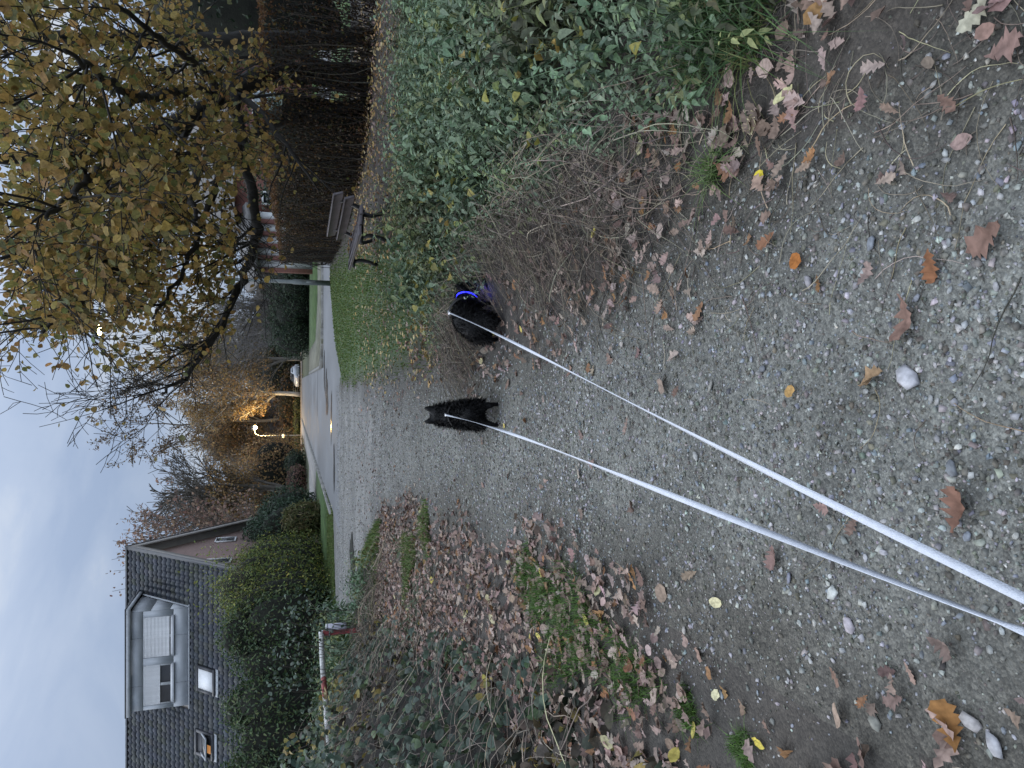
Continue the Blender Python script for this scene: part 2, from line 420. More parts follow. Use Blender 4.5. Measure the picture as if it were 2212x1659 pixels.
# ---------------------------------------------------------------- the lie of the land
def line(pts, z=0.0):
    P = np.array([G(*p, z) for p in pts]); P = P[np.argsort(P[:, 1])]; return P[:, 1], P[:, 0]
_ry, _rx = line([(2212, -40), (1900, 140), (1640, 330), (1450, 500), (1300, 600), (1150, 740), (1000, 790), (900, 800), (820, 825), (760, 832), (738, 835)])
_ly, _lx = line([(2212, 1690), (1900, 1570), (1600, 1460), (1450, 1350), (1250, 1230), (1050, 1170), (900, 1115), (830, 1105)])
_ly = np.concatenate([_ly, [14.0, 15.5, 17.0, 18.2, 40]]); _lx = np.concatenate([_lx, [-2.9, -3.6, -5.2, -9.0, -60]])
_ny, _nx = line([(1650, 55), (1480, 170), (1300, 270), (1150, 385), (1060, 515), (1000, 620), (960, 680), (925, 735)], .08)
def xr(y): return np.interp(y, _ry, _rx)
def xl(y): return np.interp(y, _ly, _lx)
def xn(y): return np.interp(y, _ny, _nx) - .20 * sstep(2.2, 3.2, y)
_edge_w = lambda x, y: fnoise(np.stack([x, y], -1), 1.6, 3) * .10
def ymax_lawn(x): return np.interp(x, [-.3, 0, 1.5, 4, 9, 20], [21.0, 22, 26, 29.2, 29.8, 30])
def verge_y(x): return np.interp(x, [-60, -10, -7.9, -4.7], [25.5, 25.3, 25.4, 27.2])
def height(x, y):
    x = np.asarray(x, float); y = np.asarray(y, float)
    p = np.stack([x, y], -1)
    h = (.26 - .15 * sstep(6, 10, y)) * sstep(.05, 2.0, x - xr(y)) * (1 - sstep(13, 22, y))
    h = h + .22 * sstep(.1, 2.4, xl(np.minimum(y, 12.5)) - x) * (1 - sstep(11, 15, y))
    near = 1 - sstep(16, 20, y)
    h = h + near * (.012 * fnoise(p, 1.3, 2) + .006 * fnoise(p, 7, 2))
    return h
def zone(x, y):
    """0 ground, 1 gravel, 2 asphalt"""
    w = _edge_w(x, y) * (1 + .05 * y)
    z = np.zeros(np.shape(x), int)
    z[(x > xl(y) + w) & (x < xr(y) + w)] = 1
    z[(y > verge_y(x) + w) & (x < -4.75)] = 0
    lim = np.where(x < -.3, 23.6 + 4 * w, np.maximum(ymax_lawn(x), np.interp(x, [0, 1.5], [23.6, 20])) + w)
    z[(y > lim) & (x > -4.75)] = 2
    return z
xs = np.concatenate([np.arange(-40, -12, 1.2), np.arange(-12, -4, .16), np.arange(-4, 4, .075), np.arange(4, 12, .16), np.arange(12, 40.1, 1.2)])
ys = [-3.0, -1.5, -.4]; y_ = .2
while y_ < 31.0: ys.append(y_); y_ += max(.05, .018 * y_)
ys = np.array(ys + [31.0])
GX, GY = np.meshgrid(xs, ys); gx, gy = GX.ravel(), GY.ravel()
gz = height(gx, gy)
nx_, ny_ = len(xs), len(ys)
ii = (np.arange(ny_ - 1)[:, None] * nx_ + np.arange(nx_ - 1)[None]).ravel()
FQ = np.stack([ii, ii + 1, ii + nx_ + 1, ii + nx_], -1)
fcx, fcy = gx[FQ].mean(1), gy[FQ].mean(1)
fz = zone(fcx, fcy)
n1 = fnoise(np.stack([gx, gy], -1), .9, 3); n2 = fnoise(np.stack([gx, gy], -1), 3.3, 2)
soil = np.array([.036, .034, .030]); litter = np.array([.066, .056, .047]); grassc = np.array([.040, .075, .022])
lawn_m = sstep(8.0, 9.5, gy + n1 * .6) * sstep(-.1, .5, gx - xr(gy)) * (1 - sstep(.25, 1.6, gx - .12 * gy + .3 * n1))
verge_m = (gx < -4.7) & (gy > verge_y(gx) - .1)
left_m = sstep(-.1, .3, n1) * sstep(.1, .6, xl(gy) - gx) * sstep(7, 10, gy)
tg = soil + (litter - soil) * np.clip(.5 + n2 * .4, 0, 1)[:, None]
for mk_ in (lawn_m, verge_m.astype(float), left_m): tg = tg * (1 - mk_[:, None]) + grassc * mk_[:, None]
def part_mesh(sel):
    f = FQ[sel]; u, inv = np.unique(f, return_inverse=True)
    return u, inv.reshape(f.shape)
u, f = part_mesh(fz == 0)
V0 = np.stack([gx, gy, gz], -1)
big = np.array([[-900, -60, -.08], [900, -60, -.08], [900, 1500, -.08], [-900, 1500, -.08]], float)
Vg = np.concatenate([V0[u], big]); tgr = np.concatenate([tg[u], np.tile([.05, .06, .03], (4, 1))])
mk('ground', Vg, [np.concatenate([f, [[len(u), len(u) + 1, len(u) + 2, len(u) + 3]]])], M_ground, tint=tgr, smooth=True,
   kind='structure', label='dark soil and grass beside the gravel path', cat='ground')
u, f = part_mesh(fz == 1)
ed = np.minimum(np.minimum(gx[u] - xl(gy[u]), xr(gy[u]) - gx[u]), 3)
em = sstep(-.05, .75, ed + n1[u] * .25)[:, None]
gt = np.array([.070, .065, .054]) * (1 - em) + np.array([.155, .157, .143]) * em
far_ = sstep(6, 16, gy[u])[:, None]
gt = gt * (1 - far_) + np.array([.15, .15, .145]) * (1 + .3 * fnoise(np.stack([gx[u] * .35, gy[u]], -1), 1.6, 3))[:, None] * far_ * (.55 + .45 * em)
gt = gt * (1 + .16 * n2[u] * (1 - far_[:, 0]))[:, None]
path = mk('gravel_path', V0[u], [f], M_gravel, tint=gt, smooth=True, kind='structure', label='grey gravel path running up to the asphalt road', cat='path')
u, f = part_mesh(fz == 2)
rv = [(V0[u] , [f])]
def sheet(x0, x1, y0, y1, z=0.0, nxx=2, nyy=2):
    X, Y = np.meshgrid(np.linspace(x0, x1, nxx), np.linspace(y0, y1, nyy))
    i = (np.arange(nyy - 1)[:, None] * nxx + np.arange(nxx - 1)[None]).ravel()
    return np.stack([X.ravel(), Y.ravel(), np.full(X.size, z)], -1), [np.stack([i, i + 1, i + nxx + 1, i + nxx], -1)]
rv += [sheet(-4.75, 40, 31, 35.4), sheet(-4.75, .8, 35.4, 104), sheet(-60, 60, 104, 109)]
Vr, Fr = join(rv)
mk('road', Vr, Fr, M_asph, kind='structure', label='wet grey asphalt road running to a far junction', cat='road')
# side gravel lane behind x < -12 is part of the grid above; far lawns and pavements
def slab(name, poly, z0, z1, mat, **k):
    P = np.array(poly, float); n = len(P)
    V = np.concatenate([np.c_[P, np.full(n, z1)], np.c_[P, np.full(n, z0)]])
    q = np.array([[i, i + n, (i + 1) % n + n, (i + 1) % n] for i in range(n)])
    return mk(name, V, [np.arange(n)[None], q], mat, **k)
arc = [(3.0 - 2.2 * math.cos(t), 37.6 - 2.2 * math.sin(t)) for t in np.linspace(0, PI / 2, 8)]
corner = [(.8, 103.5), (.8, 60), (.8, 45)] + arc + [(40, 35.4)]
def offset(poly, d):
    P = np.array(poly); T = np.gradient(P, axis=0); T /= np.linalg.norm(T, axis=1)[:, None]
    return P + np.c_[-T[:, 1], T[:, 0]] * d
inner = offset(corner, .14)
kb = empty('kerb', (0, 0, 0), label='grey stone kerb curving round the road corner below the lamp post', cat='kerb', kind='structure')
Pk, Pi = np.array(corner), inner
def kerb_run(P, Q, parent, step):
    d = np.r_[0, np.cumsum(np.linalg.norm(np.diff(P, axis=0), axis=1))]
    s = np.arange(0, d[-1], step)
    for a, b_ in zip(s[:-1], s[1:]):
        b2 = b_ - .012
        pa, pb = [np.array([np.interp(t, d, P[:, i]) for i in (0, 1)]) for t in (a, b2)]
        qa, qb = [np.array([np.interp(t, d, Q[:, i]) for i in (0, 1)]) for t in (a, b2)]
        L = np.array([pa, pb, qb, qa]); zt = .115 + random.uniform(-.006, .006)
        V = np.concatenate([np.c_[L, np.full(4, -.05)], np.c_[L + (L.mean(0) - L) * .03, np.full(4, zt)]])
        q = np.array([[4, 5, 6, 7], [0, 1, 5, 4], [1, 2, 6, 5], [2, 3, 7, 6], [3, 0, 4, 7]])
        mk('kerb_stone', V, [q], M_kerb, parent)
kerb_run(Pk[1:], Pi[1:], kb, 1.6)
kl = empty('kerb', (0, 0, 0), label='low grey kerb along the left edge of the asphalt road', cat='kerb', kind='structure')
kerb_run(np.array([(-4.78, 27.6), (-4.8, 104)]), np.array([(-4.92, 27.6), (-4.94, 104)]), kl, 2.0)
M_mossy = mat_simple('mossy_paving', (.14, .14, .105), .85, .35, 1.8, .4)
slab('sidewalk', [tuple(p) for p in inner[1:]] + [(40, 40.5), (5.2, 40.5), (2.9, 44), (2.6, 60), (2.6, 103)][0:1] + [(4.6, 40.5), (2.6, 44), (2.6, 60)], -.05, .10, M_mossy, kind='structure', label='mossy paved sidewalk behind the road corner kerb', cat='sidewalk')
slab('sidewalk', [(-4.95, 44), (-4.95, 103.5), (-6.6, 103.5), (-6.6, 44)], -.05, .09, M_pave, kind='structure', label='pale sidewalk along the left of the far road', cat='sidewalk')
slab('driveway', [(-6.62, 47), (-6.62, 60), (-22, 60), (-22, 47)], -.05, .085, M_pave, kind='structure', label='pale paved driveway beyond the grass verge', cat='driveway')
slab('sidewalk', [(-60, 109), (60, 109), (60, 111.5), (-60, 111.5)], -.05, .1, mat_simple('sandy_sidewalk', (.30, .24, .18), .8, .15, 1.5, .2), kind='structure', label='sandy sidewalk across the far junction under the lit lamp', cat='sidewalk')
M_lawn = mat_simple('lawn', (.055, .10, .03), .9, .35, 2.2, .5)
slab('lawn', [(40, 40.52), (4.62, 40.52), (2.62, 44), (2.62, 60), (40, 60)][::-1], -.05, .11, M_lawn, kind='structure', label='flat green lawn beyond the side road', cat='lawn')
slab('lawn', [(-4.95, 31.02), (-4.95, 43.98), (-12, 43.98), (-12, 31.02)], -.05, .06, M_lawn, kind='structure', label='green grass verge between hedge and road', cat='lawn')
# tar seams and puddles on the asphalt
def blob(name, c, rx, ry, mat, z, seed, n=36, **k):
    a = np.linspace(0, 2 * PI, n, endpoint=False)
    r = 1 + .22 * np.sin(a * 2 + seed) + .14 * np.sin(a * 5 + seed * 2) + .08 * np.sin(a * 9 + seed)
    V = np.c_[c[0] + np.cos(a) * rx * r, c[1] + np.sin(a) * ry * r, np.full(n, z)]
    return mk(name, V, [np.arange(n)[None]], mat, **k)
mk('tar_seam', *sheet(-1.9, .78, 43.2, 43.75, .006, 12, 2), M_tar, kind='structure', label='dark tar seam crossing the asphalt near the corner', cat='seam')
mk('tar_seam', *sheet(-4.6, .2, 60.2, 60.5, .006), M_tar, kind='structure', label='thin dark tar seam far along the road', cat='seam')
for i, (px, py, rx_, ry_, lab) in enumerate([(706, 850, .9, 1.1, 'larger dark puddle on the pale asphalt edge'), (701, 800, .75, .55, 'dark puddle beside the lawn corner'),
                                      (716, 900, 1.0, .28, 'thin streak of water on the asphalt'), (722, 1010, 1.0, .3, 'thin puddle near the grass verge tip'), (762, 1215, .55, .8, 'shallow puddle in the gravel lane')]):
    p = G(px, py); blob('puddle', p, rx_, ry_, M_pud, .012 + .001 * i, i * 1.7, kind='structure', label=lab, cat='puddle')

# ---------------------------------------------------------------- stones in the path
def cubestone(seed):
    r = np.random.default_rng(seed)
    V, F = box((0, 0, 0), (1, 1, 1)); V = V + r.normal(0, .17, V.shape); V /= (np.linalg.norm(V, axis=1) ** .12)[:, None]
    V *= np.array([1, r.uniform(.5, .9), r.uniform(.28, .5)]) * .85; T = np.concatenate([F[0][:, [0, 1, 2]], F[0][:, [0, 2, 3]]]); T = T[~np.all(np.isin(T, [0, 2, 4, 6]), axis=1)]; return V, [T]
def icostone(seed):
    r = np.random.default_rng(seed); t = (1 + 5 ** .5) / 2
    V = np.array([[-1, t, 0], [1, t, 0], [-1, -t, 0], [1, -t, 0], [0, -1, t], [0, 1, t], [0, -1, -t], [0, 1, -t], [t, 0, -1], [t, 0, 1], [-t, 0, -1], [-t, 0, 1]], float) / 3.8
    F = np.array([[0, 11, 5], [0, 5, 1], [0, 1, 7], [0, 7, 10], [0, 10, 11], [1, 5, 9], [5, 11, 4], [11, 10, 2], [10, 7, 6], [7, 1, 8], [3, 9, 4], [3, 4, 2], [3, 2, 6], [3, 6, 8], [3, 8, 9], [4, 9, 5], [2, 4, 11], [6, 2, 10], [8, 6, 7], [9, 8, 1]])
    V = V * (1 + r.normal(0, .16, (12, 1))) + r.normal(0, .04, V.shape); V *= np.array([1, r.uniform(.6, .9), r.uniform(.35, .6)]); return V, [F]
STC = [(.23, .23, .215), (.36, .36, .35), (.165, .16, .14), (.14, .135, .115), (.20, .215, .24), (.33, .33, .325), (.12, .11, .09), (.15, .148, .128)]
def path_points(n, y0, y1, power=1.0):
    out = []
    while sum(map(len, out)) < n:
        y = y0 + (y1 - y0) * R.uniform(0, 1, n * 2) ** power; x = R.uniform(-3.2 if y1 < 15 else -11, 2.0, n * 2)
        fr = (np.abs(x) < .60 * y + .25)
        ed = np.minimum(x - xl(y), xr(y) - x)
        ok = fr & (R.uniform(0, 1, n * 2) < sstep(-.25, .5, ed + .2 * fnoise(np.stack([x, y], -1), 2.0)))
        out.append(np.stack([x[ok], y[ok]], -1))
    return np.concatenate(out)[:n]
items = []
for n, y0, y1, lo, hi, pw in ((20000, .8, 4.6, .0020, .0050, 1.25), (11500, 3.4, 14, .005, .0098, 1.2), (5600, .9, 8, .0048, .0100, 1.2), (5200, 11, 25, .010, .018, 1.0)):
    P = path_points(n, y0, y1, pw); S = np.exp(R.uniform(np.log(lo), np.log(hi), n)) * 2
    z = height(P[:, 0], P[:, 1]) + S * .12
    v = R.integers(0, 6, n); Mx = rotm(R.uniform(0, 6.28, n), R.normal(0, .25, n), R.normal(0, .25, n)); tn = pal(STC, n, .2)
    for q in range(6):
        s = v == q
        items.append(scatter(cubestone(q), np.c_[P[s], z[s]], Mx[s], S[s], tn[s]))
V, F, T = merge_t(items)
mk('gravel', V, F, M_stone, path, tint=T, kind='stuff')
st_meshes = [mesh_data('stone', *icostone(40 + q), M_stoneO, smooth=False) for q in range(7)]
P = path_points(1500, .95, 8.5, 1.35); S = np.exp(R.uniform(np.log(.010), np.log(.029), 1500)) * np.where(R.uniform(0, 1, 1500) < .04, 1.4, 1)
d = np.hypot(P[:, 1], 1.4); order = np.argsort(-S / d)[:300]
big_st = [(1965, 815, .085), (1540, 835, .06), (1505, 985, .055), (1750, 610, .06), (1885, 525, .05), (2060, 1010, .05), (1800, 1280, .055), (1830, 1350, .06), (1700, 1250, .05), (1885, 1560, .06), (1560, 1500, .05), (2150, 1610, .07), (2100, 1560, .06)]
sp_l = [(np.r_[P[i]], S[i]) for i in order[:300 - len(big_st)]] + [(G(a, b)[:2], s) for a, b, s in big_st]
for (pt, s) in sp_l:
    o = obj('stone', random.choice(st_meshes), path); z = float(height(pt[0], pt[1]))
    o.location = (pt[0], pt[1], z + s * .13); o.scale = (s * .9, s * .9, s * .75); o.rotation_euler = (random.gauss(0, .15), random.gauss(0, .15), random.uniform(0, 6.28))
    c = pal(STC[:2] + STC[4:6], 1, .15)[0] * 1.1; o.color = (*c, 1)

# ---------------------------------------------------------------- leaf shapes (length along +x, lying in xy, z up)
def leaf_strip(t, w, cup=.25, arch=.15, seed=0, wav=.03):
    """quads left and right of a midrib"""
    r = np.random.default_rng(seed); t = np.array(t); w = np.array(w); n = len(t)
    wl_, wr_ = w * (1 + r.normal(0, .08, n)), w * (1 + r.normal(0, .08, n))
    zc = arch * (t - .5) ** 2 * 4 * r.uniform(-.6, 1) + r.normal(0, wav * .5, n)
    mid = np.c_[t, r.normal(0, .008, n), zc]
    L = np.c_[t + .04 * (w > .15), wl_, zc + cup * wl_ * r.uniform(.2, 1.2) + r.normal(0, wav, n)]
    Rr = np.c_[t + .04 * (w > .15), -wr_, zc + cup * wr_ * r.uniform(.2, 1.2) + r.normal(0, wav, n)]
    V = np.concatenate([mid, L, Rr]); V[:, 2] -= V[:, 2].min(); V[:, 0] -= .5
    i = np.arange(n - 1)
    return V, [np.concatenate([np.stack([i, i + 1, n + i + 1, n + i], -1), np.stack([i + 1, i, 2 * n + i, 2 * n + i + 1], -1)])]
OAK_T = [0, .10, .22, .30, .40, .48, .60, .68, .80, .88, .97, 1.0]
OAK_W = [.015, .05, .17, .08, .27, .13, .34, .17, .29, .15, .14, .02]
oak = [leaf_strip(OAK_T, np.array(OAK_W) * s_, c_, a_, i) for i, (s_, c_, a_) in enumerate([(1, .2, .1), (1.05, .5, .15), (.9, .8, .2), (1.1, .1, .25), (.8, 1.2, .1), (1, -.35, .15)])]
oak_lod = [leaf_strip([0, .2, .32, .48, .58, .78, .9, 1.0], np.array([.015, .17, .09, .29, .15, .32, .14, .02]) * s_, c_, a_, 30 + i) for i, (s_, c_, a_) in enumerate([(1, .2, .1), (1.05, .5, .15), (.9, .8, .2), (1.1, .1, .25), (.8, 1.2, .1), (1, -.35, .15)])]
OVAL_T = [0, .06, .2, .4, .6, .8, .93, 1]; OVAL_W = [.01, .12, .26, .34, .33, .24, .11, .0]
oval = [leaf_strip(OVAL_T, np.array(OVAL_W) * s_, c_, a_, 20 + i, .02) for i, (s_, c_, a_) in enumerate([(1, .3, .1), (1.15, .15, .2), (.85, .6, .15)])]
oval_lod = [leaf_strip([0, .15, .45, .75, 1], [.02, .22, .34, .26, 0], .3, .1, 29, .02)]
LIN_T = [0, .04, .14, .3, .5, .7, .86, 1]; LIN_W = [.10, .26, .42, .47, .42, .29, .13, .0]
lin = [leaf_strip(LIN_T, np.array(LIN_W) * s_, c_, a_, 50 + i, .02) for i, (s_, c_, a_) in enumerate([(1, .3, .15), (1, .6, .25), (.9, .1, .2), (1.05, -.3, .3)])]
lin_lod = [leaf_strip([0, .18, .62, 1], np.array([.2, .44, .36, 0]) * s_, c_, a_, 60 + i, .02) for i, (s_, c_, a_) in enumerate([(1, .3, .15), (1, .6, .25), (.9, .1, .2), (1.05, -.3, .3)])]
POINT_T = [0, .12, .35, .65, 1]; POINT_W = [.02, .20, .25, .14, 0]
pointed = [leaf_strip(POINT_T, np.array(POINT_W) * s_, .35, -.35, 70 + i, .01) for i, s_ in enumerate((1, 1.15, .85))]
def fold_leaf(w=.3, h=.1):
    return np.array([[0, 0, 0], [.45, w, h], [1, 0, -.05], [.45, -w, h]], float), [np.array([[0, 2, 1], [0, 3, 2]])]
def hex_leaf(w=.3, h=.08, droop=.15):
    V = np.array([[0, 0, 0], [.3, w * .9, h], [.7, w * .8, h - droop * .5], [1, 0, -droop], [.7, -w * .8, h - droop * .5], [.3, -w * .9, h]], float)
    return V, [np.array([[0, 3, 2, 1], [0, 5, 4, 3]])]
OAKC = [(.27, .195, .165), (.22, .15, .125), (.33, .25, .215), (.25, .14, .08), (.16, .11, .09), (.36, .285, .25), (.28, .15, .07)]
OAKW = [5, 4, 4, 1.5, 3, 3, .7]

# ---------------------------------------------------------------- fallen leaves
def litter_density(x, y):
    w = fnoise(np.stack([x, y], -1), 1.1, 3)
    dl = xl(np.minimum(y, 12.7)) - x; dr = x - xr(y)
    D = 8.0 + 8 * (w > .4)
    D = D + 360 * sstep(-.35, .25, dl + .25 * w) * (1 - sstep(1.3, 2.2, dl)) * (y < 13) * np.where(y < 2.4, .5, 1)
    D = D + np.where(y < 3.2, 250, 170) * sstep(-.45, .1, dr + .3 * w) * (1 - sstep(.35, .9, dr)) * (y < 9)
    D = D + 50 * sstep(-.8, .3, dr + .3 * w) * (1 - sstep(1.2, 2.5, dr)) * (y > 7.5) * (1 - sstep(11, 17, y))
    D = D + 90 * sstep(.45, 1.0, x - .12 * y) * (y > 8) * (y < 16)
    return D
N = 170000
uu = R.uniform(0, 1, N); y = .9 + 16 * uu ** 1.3; x = R.uniform(-6, 7.5, N)
keep = (np.abs(x) < .6 * y + .2) & (R.uniform(0, 1, N) < litter_density(x, y) / (N / 13.5 / (20.8 * uu ** .3 + 1e-6)))
P = np.stack([x[keep], y[keep]], -1); n = len(P)
S = R.uniform(.042, .086, n); z = height(P[:, 0], P[:, 1]) + R.uniform(.002, .016, n) + .05 * (P[:, 1] > 8.3) * (P[:, 0] > xr(P[:, 1])) + .012 * (litter_density(P[:, 0], P[:, 1]) > 60)
tn = pal(OAKC, n, .16, OAKW)
right = P[:, 0] > xr(P[:, 1]) - .3
ylw = right & (P[:, 1] > 7.5) & (R.uniform(0, 1, n) < .55); tn[ylw] = pal([(.42, .30, .12), (.38, .25, .12), (.45, .36, .2)], ylw.sum(), .15)
ylw2 = R.uniform(0, 1, n) < .014; tn[ylw2] = pal([(.50, .42, .12), (.52, .48, .28)], ylw2.sum(), .1)
tl_ = .16 + .2 * (litter_density(P[:, 0], P[:, 1]) > 60); Mx = rotm(R.uniform(0, 6.28, n), R.normal(0, 1, n) * tl_, R.normal(0, 1, n) * tl_ * 1.2); vr = R.integers(0, 7, n); vr[ylw2] = 6; vr[ylw & (R.uniform(0, 1, n) < .5)] = 6
dist = np.hypot(P[:, 1], 1.45); inview = np.abs(P[:, 0]) < .535 * np.hypot(P[:, 1] * .955, .4) + .05
score = np.where(inview & (P[:, 1] > 1.12), S / dist, 0)
single = np.zeros(n, bool)
clear = (P[:, 0] > xl(np.minimum(P[:, 1], 12.7)) - .5) & (P[:, 0] < xr(P[:, 1]) + .5)
single[np.argsort(-score * np.where(clear, 1, .75))[:286]] = True
items = []
for q in range(7):
    s = (vr == q) & ~single
    items.append(scatter((oak_lod + oval_lod)[q], np.c_[P[s], z[s]], Mx[s], S[s], tn[s]))
V, F, T = merge_t(items)
mk('leaf_litter', V, F, M_dead, tint=T, kind='stuff', label='thick carpet of brown fallen oak leaves along both path edges', cat='leaf litter')
lf_me = [mesh_data('fallen_leaf', *p_, M_deadO) for p_ in oak + oval[:1]]
def fallen(pt, s, q, col, label, group='fallen leaves on and beside the path', rot=None, dz=.004):
    o = obj('fallen_leaf', lf_me[q], label=label, cat='leaf', group=group)
    o.location = (pt[0], pt[1], float(height(pt[0], pt[1])) + dz); o.scale = (s * random.uniform(.85, 1.2), s * random.uniform(.8, 1.2), s * random.uniform(.7, 1.8))
    o.rotation_euler = rot or (random.gauss(0, .15), random.gauss(0, .15), random.uniform(0, 6.28)); o.color = (*col, 1); return o
for i in np.where(single)[0]:
    x_, y_ = P[i]
    tone = 'russet' if tn[i][0] > 1.75 * tn[i][1] else ('pale tan' if tn[i].sum() > .72 else ('dark brown' if tn[i].sum() < .42 else 'brown'))
    if ylw2[i]: lab = 'pale yellow leaf among the brown fallen leaves'
    elif x_ < xl(min(y_, 12.7)) + .35: lab = tone + ' oak leaf in the litter on the barrier side of the path'
    elif x_ > xr(y_) - .35: lab = tone + ' oak leaf in the litter on the nettle side of the path'
    else: lab = tone + ' lobed oak leaf lying on the open grey gravel'
    fallen((x_, y_), S[i], vr[i], tn[i], lab, dz=z[i] - float(height(x_, y_)) + .003)
for px, py, s, q, c, lab in [
    (1645, 380, .062, 6, (.62, .50, .05), 'bright yellow leaf beside the grass tuft'),
    (1728, 565, .065, 6, (.34, .13, .035), 'orange oval leaf lying on the gravel'),
    (1548, 1302, .06, 6, (.62, .56, .34), 'cream spotted leaf on the gravel'),
    (1556, 1500, .06, 6, (.60, .56, .36), 'cream leaf beside the small moss tuft'),
    (1645, 1603, .045, 6, (.62, .50, .10), 'small yellow leaf beside the moss at the lower path edge'),
    (2085, 1100, .10, 1, (.20, .11, .08), 'large curled brown leaf near the leashes'),
    (1970, 690, .10, 3, (.24, .15, .12), 'large flat tan oak leaf alone on the gravel'),
    (2020, 575, .095, 4, (.22, .10, .05), 'rolled russet leaf standing on the gravel'),
    (2150, 510, .11, 0, (.20, .125, .10), 'widest brown oak leaf at the near gravel edge'),
    (1893, 820, .09, 2, (.33, .22, .13), 'tan curled leaf near the pale triangular stone'),
    (1715, 845, .05, 6, (.42, .26, .10), 'small round amber leaf on the gravel'),
    (2120, 30, .085, 5, (.40, .38, .29), 'pale torn leaf in the dark soil corner'),
    (2060, 1565, .10, 3, (.31, .155, .055), 'orange oak leaf at the lower path edge'),
    (2180, 105, .10, 0, (.23, .15, .13), 'pinkish brown oak leaf in the dark soil corner')]:
    p = G(px, py); fallen(p, s, q, c, lab, group=None, dz=.012)

# ---------------------------------------------------------------- grass
def blades(P, h, w, tn, lean=.5, seg=2):
    """curved single-strip blades"""
    n = len(P); yaw = R.uniform(0, 6.28, n); d = np.c_[np.cos(yaw), np.sin(yaw), np.zeros(n)]; s = np.c_[-np.sin(yaw), np.cos(yaw), np.zeros(n)]
    ln = np.abs(R.normal(0, lean, n)) + .05; V = []
    ts = np.linspace(0, 1, seg + 1)
    for k_, t in enumerate(ts):
        c = P + d * (ln * h * t ** 1.8)[:, None]; c = c.copy(); c[:, 2] += h * t * (1 - .35 * ln * t)
        ww = (w * (1 - t ** 1.5) * .5)[:, None]
        if k_ < seg: V += [c - s * ww, c + s * ww]
        else: V += [c]
    V = np.stack(V, 1); m = V.shape[1]; off = (np.arange(n) * m)[:, None, None]
    q = np.array([[2 * i, 2 * i + 1, 2 * i + 3, 2 * i + 2] for i in range(seg - 1)]).reshape(-1, 4)
    t3 = np.array([[2 * seg - 2, 2 * seg - 1, 2 * seg]])
    FF = [(t3[None] + off).reshape(-1, 3)]
    if len(q): FF.insert(0, (q[None] + off).reshape(-1, 4))
    return V.reshape(-1, 3), FF, np.repeat(tn, m, axis=0)
GRC = [(.09, .15, .036), (.115, .18, .046), (.075, .125, .034), (.165, .185, .07)]
# lawn behind the nettles
n = 46000; y = 7.2 + 22 * R.uniform(0, 1, n) ** 1.5; x = R.uniform(-.8, 4.6, n)
ok = (x > xr(y) - .05 + .15 * fnoise(np.stack([x, y], -1), 2)) & (y < ymax_lawn(x) - .05) & (R.uniform(0, 1, n) < (1 - .95 * sstep(.2, 1.7, x - .12 * y)) * (.25 + .75 * sstep(0, .9, x - xr(y) + .5 * fnoise(np.stack([x, y], -1), 1.5, 2))))
x, y = x[ok], y[ok]; n = len(x)
V, F, T = blades(np.c_[x, y, height(x, y)], R.uniform(.025, .055, n), .006 + .0011 * y, pal(GRC, n, .15), .6)
# left verge and patch by the gate lane
n = 16000; x2 = R.uniform(-12, -4.75, n); y2 = verge_y(x2) + 6 * R.uniform(0, 1, n) ** 1.3
a = blades(np.c_[x2, y2, height(x2, y2)], R.uniform(.06, .10, n), np.full(n, .035), pal(GRC + [(.12, .15, .05)], n, .15), .6)
n = 9000; y3 = R.uniform(12.3, 18.2, n); x3 = xl(y3) - .05 - R.uniform(0, 2.2, n) ** 1.4
b = blades(np.c_[x3, y3, height(x3, y3)], R.uniform(.07, .16, n), np.full(n, .02), pal(GRC, n, .15), .6)
V, F, T = merge_t([(V, F, T), a, b])
mk('grass', V, F, M_grass, tint=T, kind='stuff', label='short green grass of the lawn and verges', cat='grass')
def tuft(px, py, rad, n, h, w, label, lean=.8, cols=None, z=0, ecc=1.0, name='grass_tuft', cat='grass tuft', rot=0):
    c = G(px, py, z); a = R.uniform(0, 6.28, n); r = rad * np.sqrt(R.uniform(0, 1, n)) * (1 + .35 * np.sin(a * 3 + px))
    dx, dy = np.cos(a) * r * ecc, np.sin(a) * r
    X = c[0] + dx * math.cos(rot) - dy * math.sin(rot); Y = c[1] + dx * math.sin(rot) + dy * math.cos(rot)
    V, F, T = blades(np.c_[X, Y, height(X, Y)], R.uniform(.5, 1.1, n) * h, np.full(n, w), pal(cols or GRC, n, .18), lean, 3)
    mk(name, V, F, M_grass, tint=T, label=label, cat=cat)
MOS = [(.075, .15, .028), (.095, .18, .035), (.06, .115, .026)]
tuft(1250, 1365, .30, 1500, .10, .0045, 'largest bright green moss and grass cushion in the leaf litter', 1.2, MOS, ecc=1.5, rot=1.9, name='moss_patch', cat='moss')
tuft(1180, 1290, .17, 700, .10, .0045, 'green grass cushion just beyond the largest one in the leaf litter', 1.2, MOS, ecc=1.3, rot=1.7, name='moss_patch', cat='moss')
tuft(1140, 1235, .17, 500, .09, .0045, 'small green grass cushion at the gravel edge in the litter', 1.2, MOS, name='moss_patch', cat='moss')
tuft(1375, 1460, .16, 500, .09, .004, 'green grass cushion nearer the camera below the largest one', 1.2, MOS, ecc=1.4, rot=2, name='moss_patch', cat='moss')
tuft(1490, 1540, .085, 420, .045, .004, 'round moss tuft near the cream leaf', 1.2, MOS, name='moss_patch', cat='moss')
tuft(1605, 1615, .06, 320, .045, .004, 'small moss tuft beside the yellow leaf', 1.2, MOS, name='moss_patch', cat='moss')
tuft(920, 1140, .34, 900, .09, .009, 'grass patch reaching into the gravel beside the litter', .9, GRC, ecc=.8, name='grass_patch', cat='grass')
tuft(890, 1210, .5, 1300, .12, .010, 'wider grass patch behind the leaf litter', .9, GRC, ecc=.8, name='grass_patch', cat='grass')
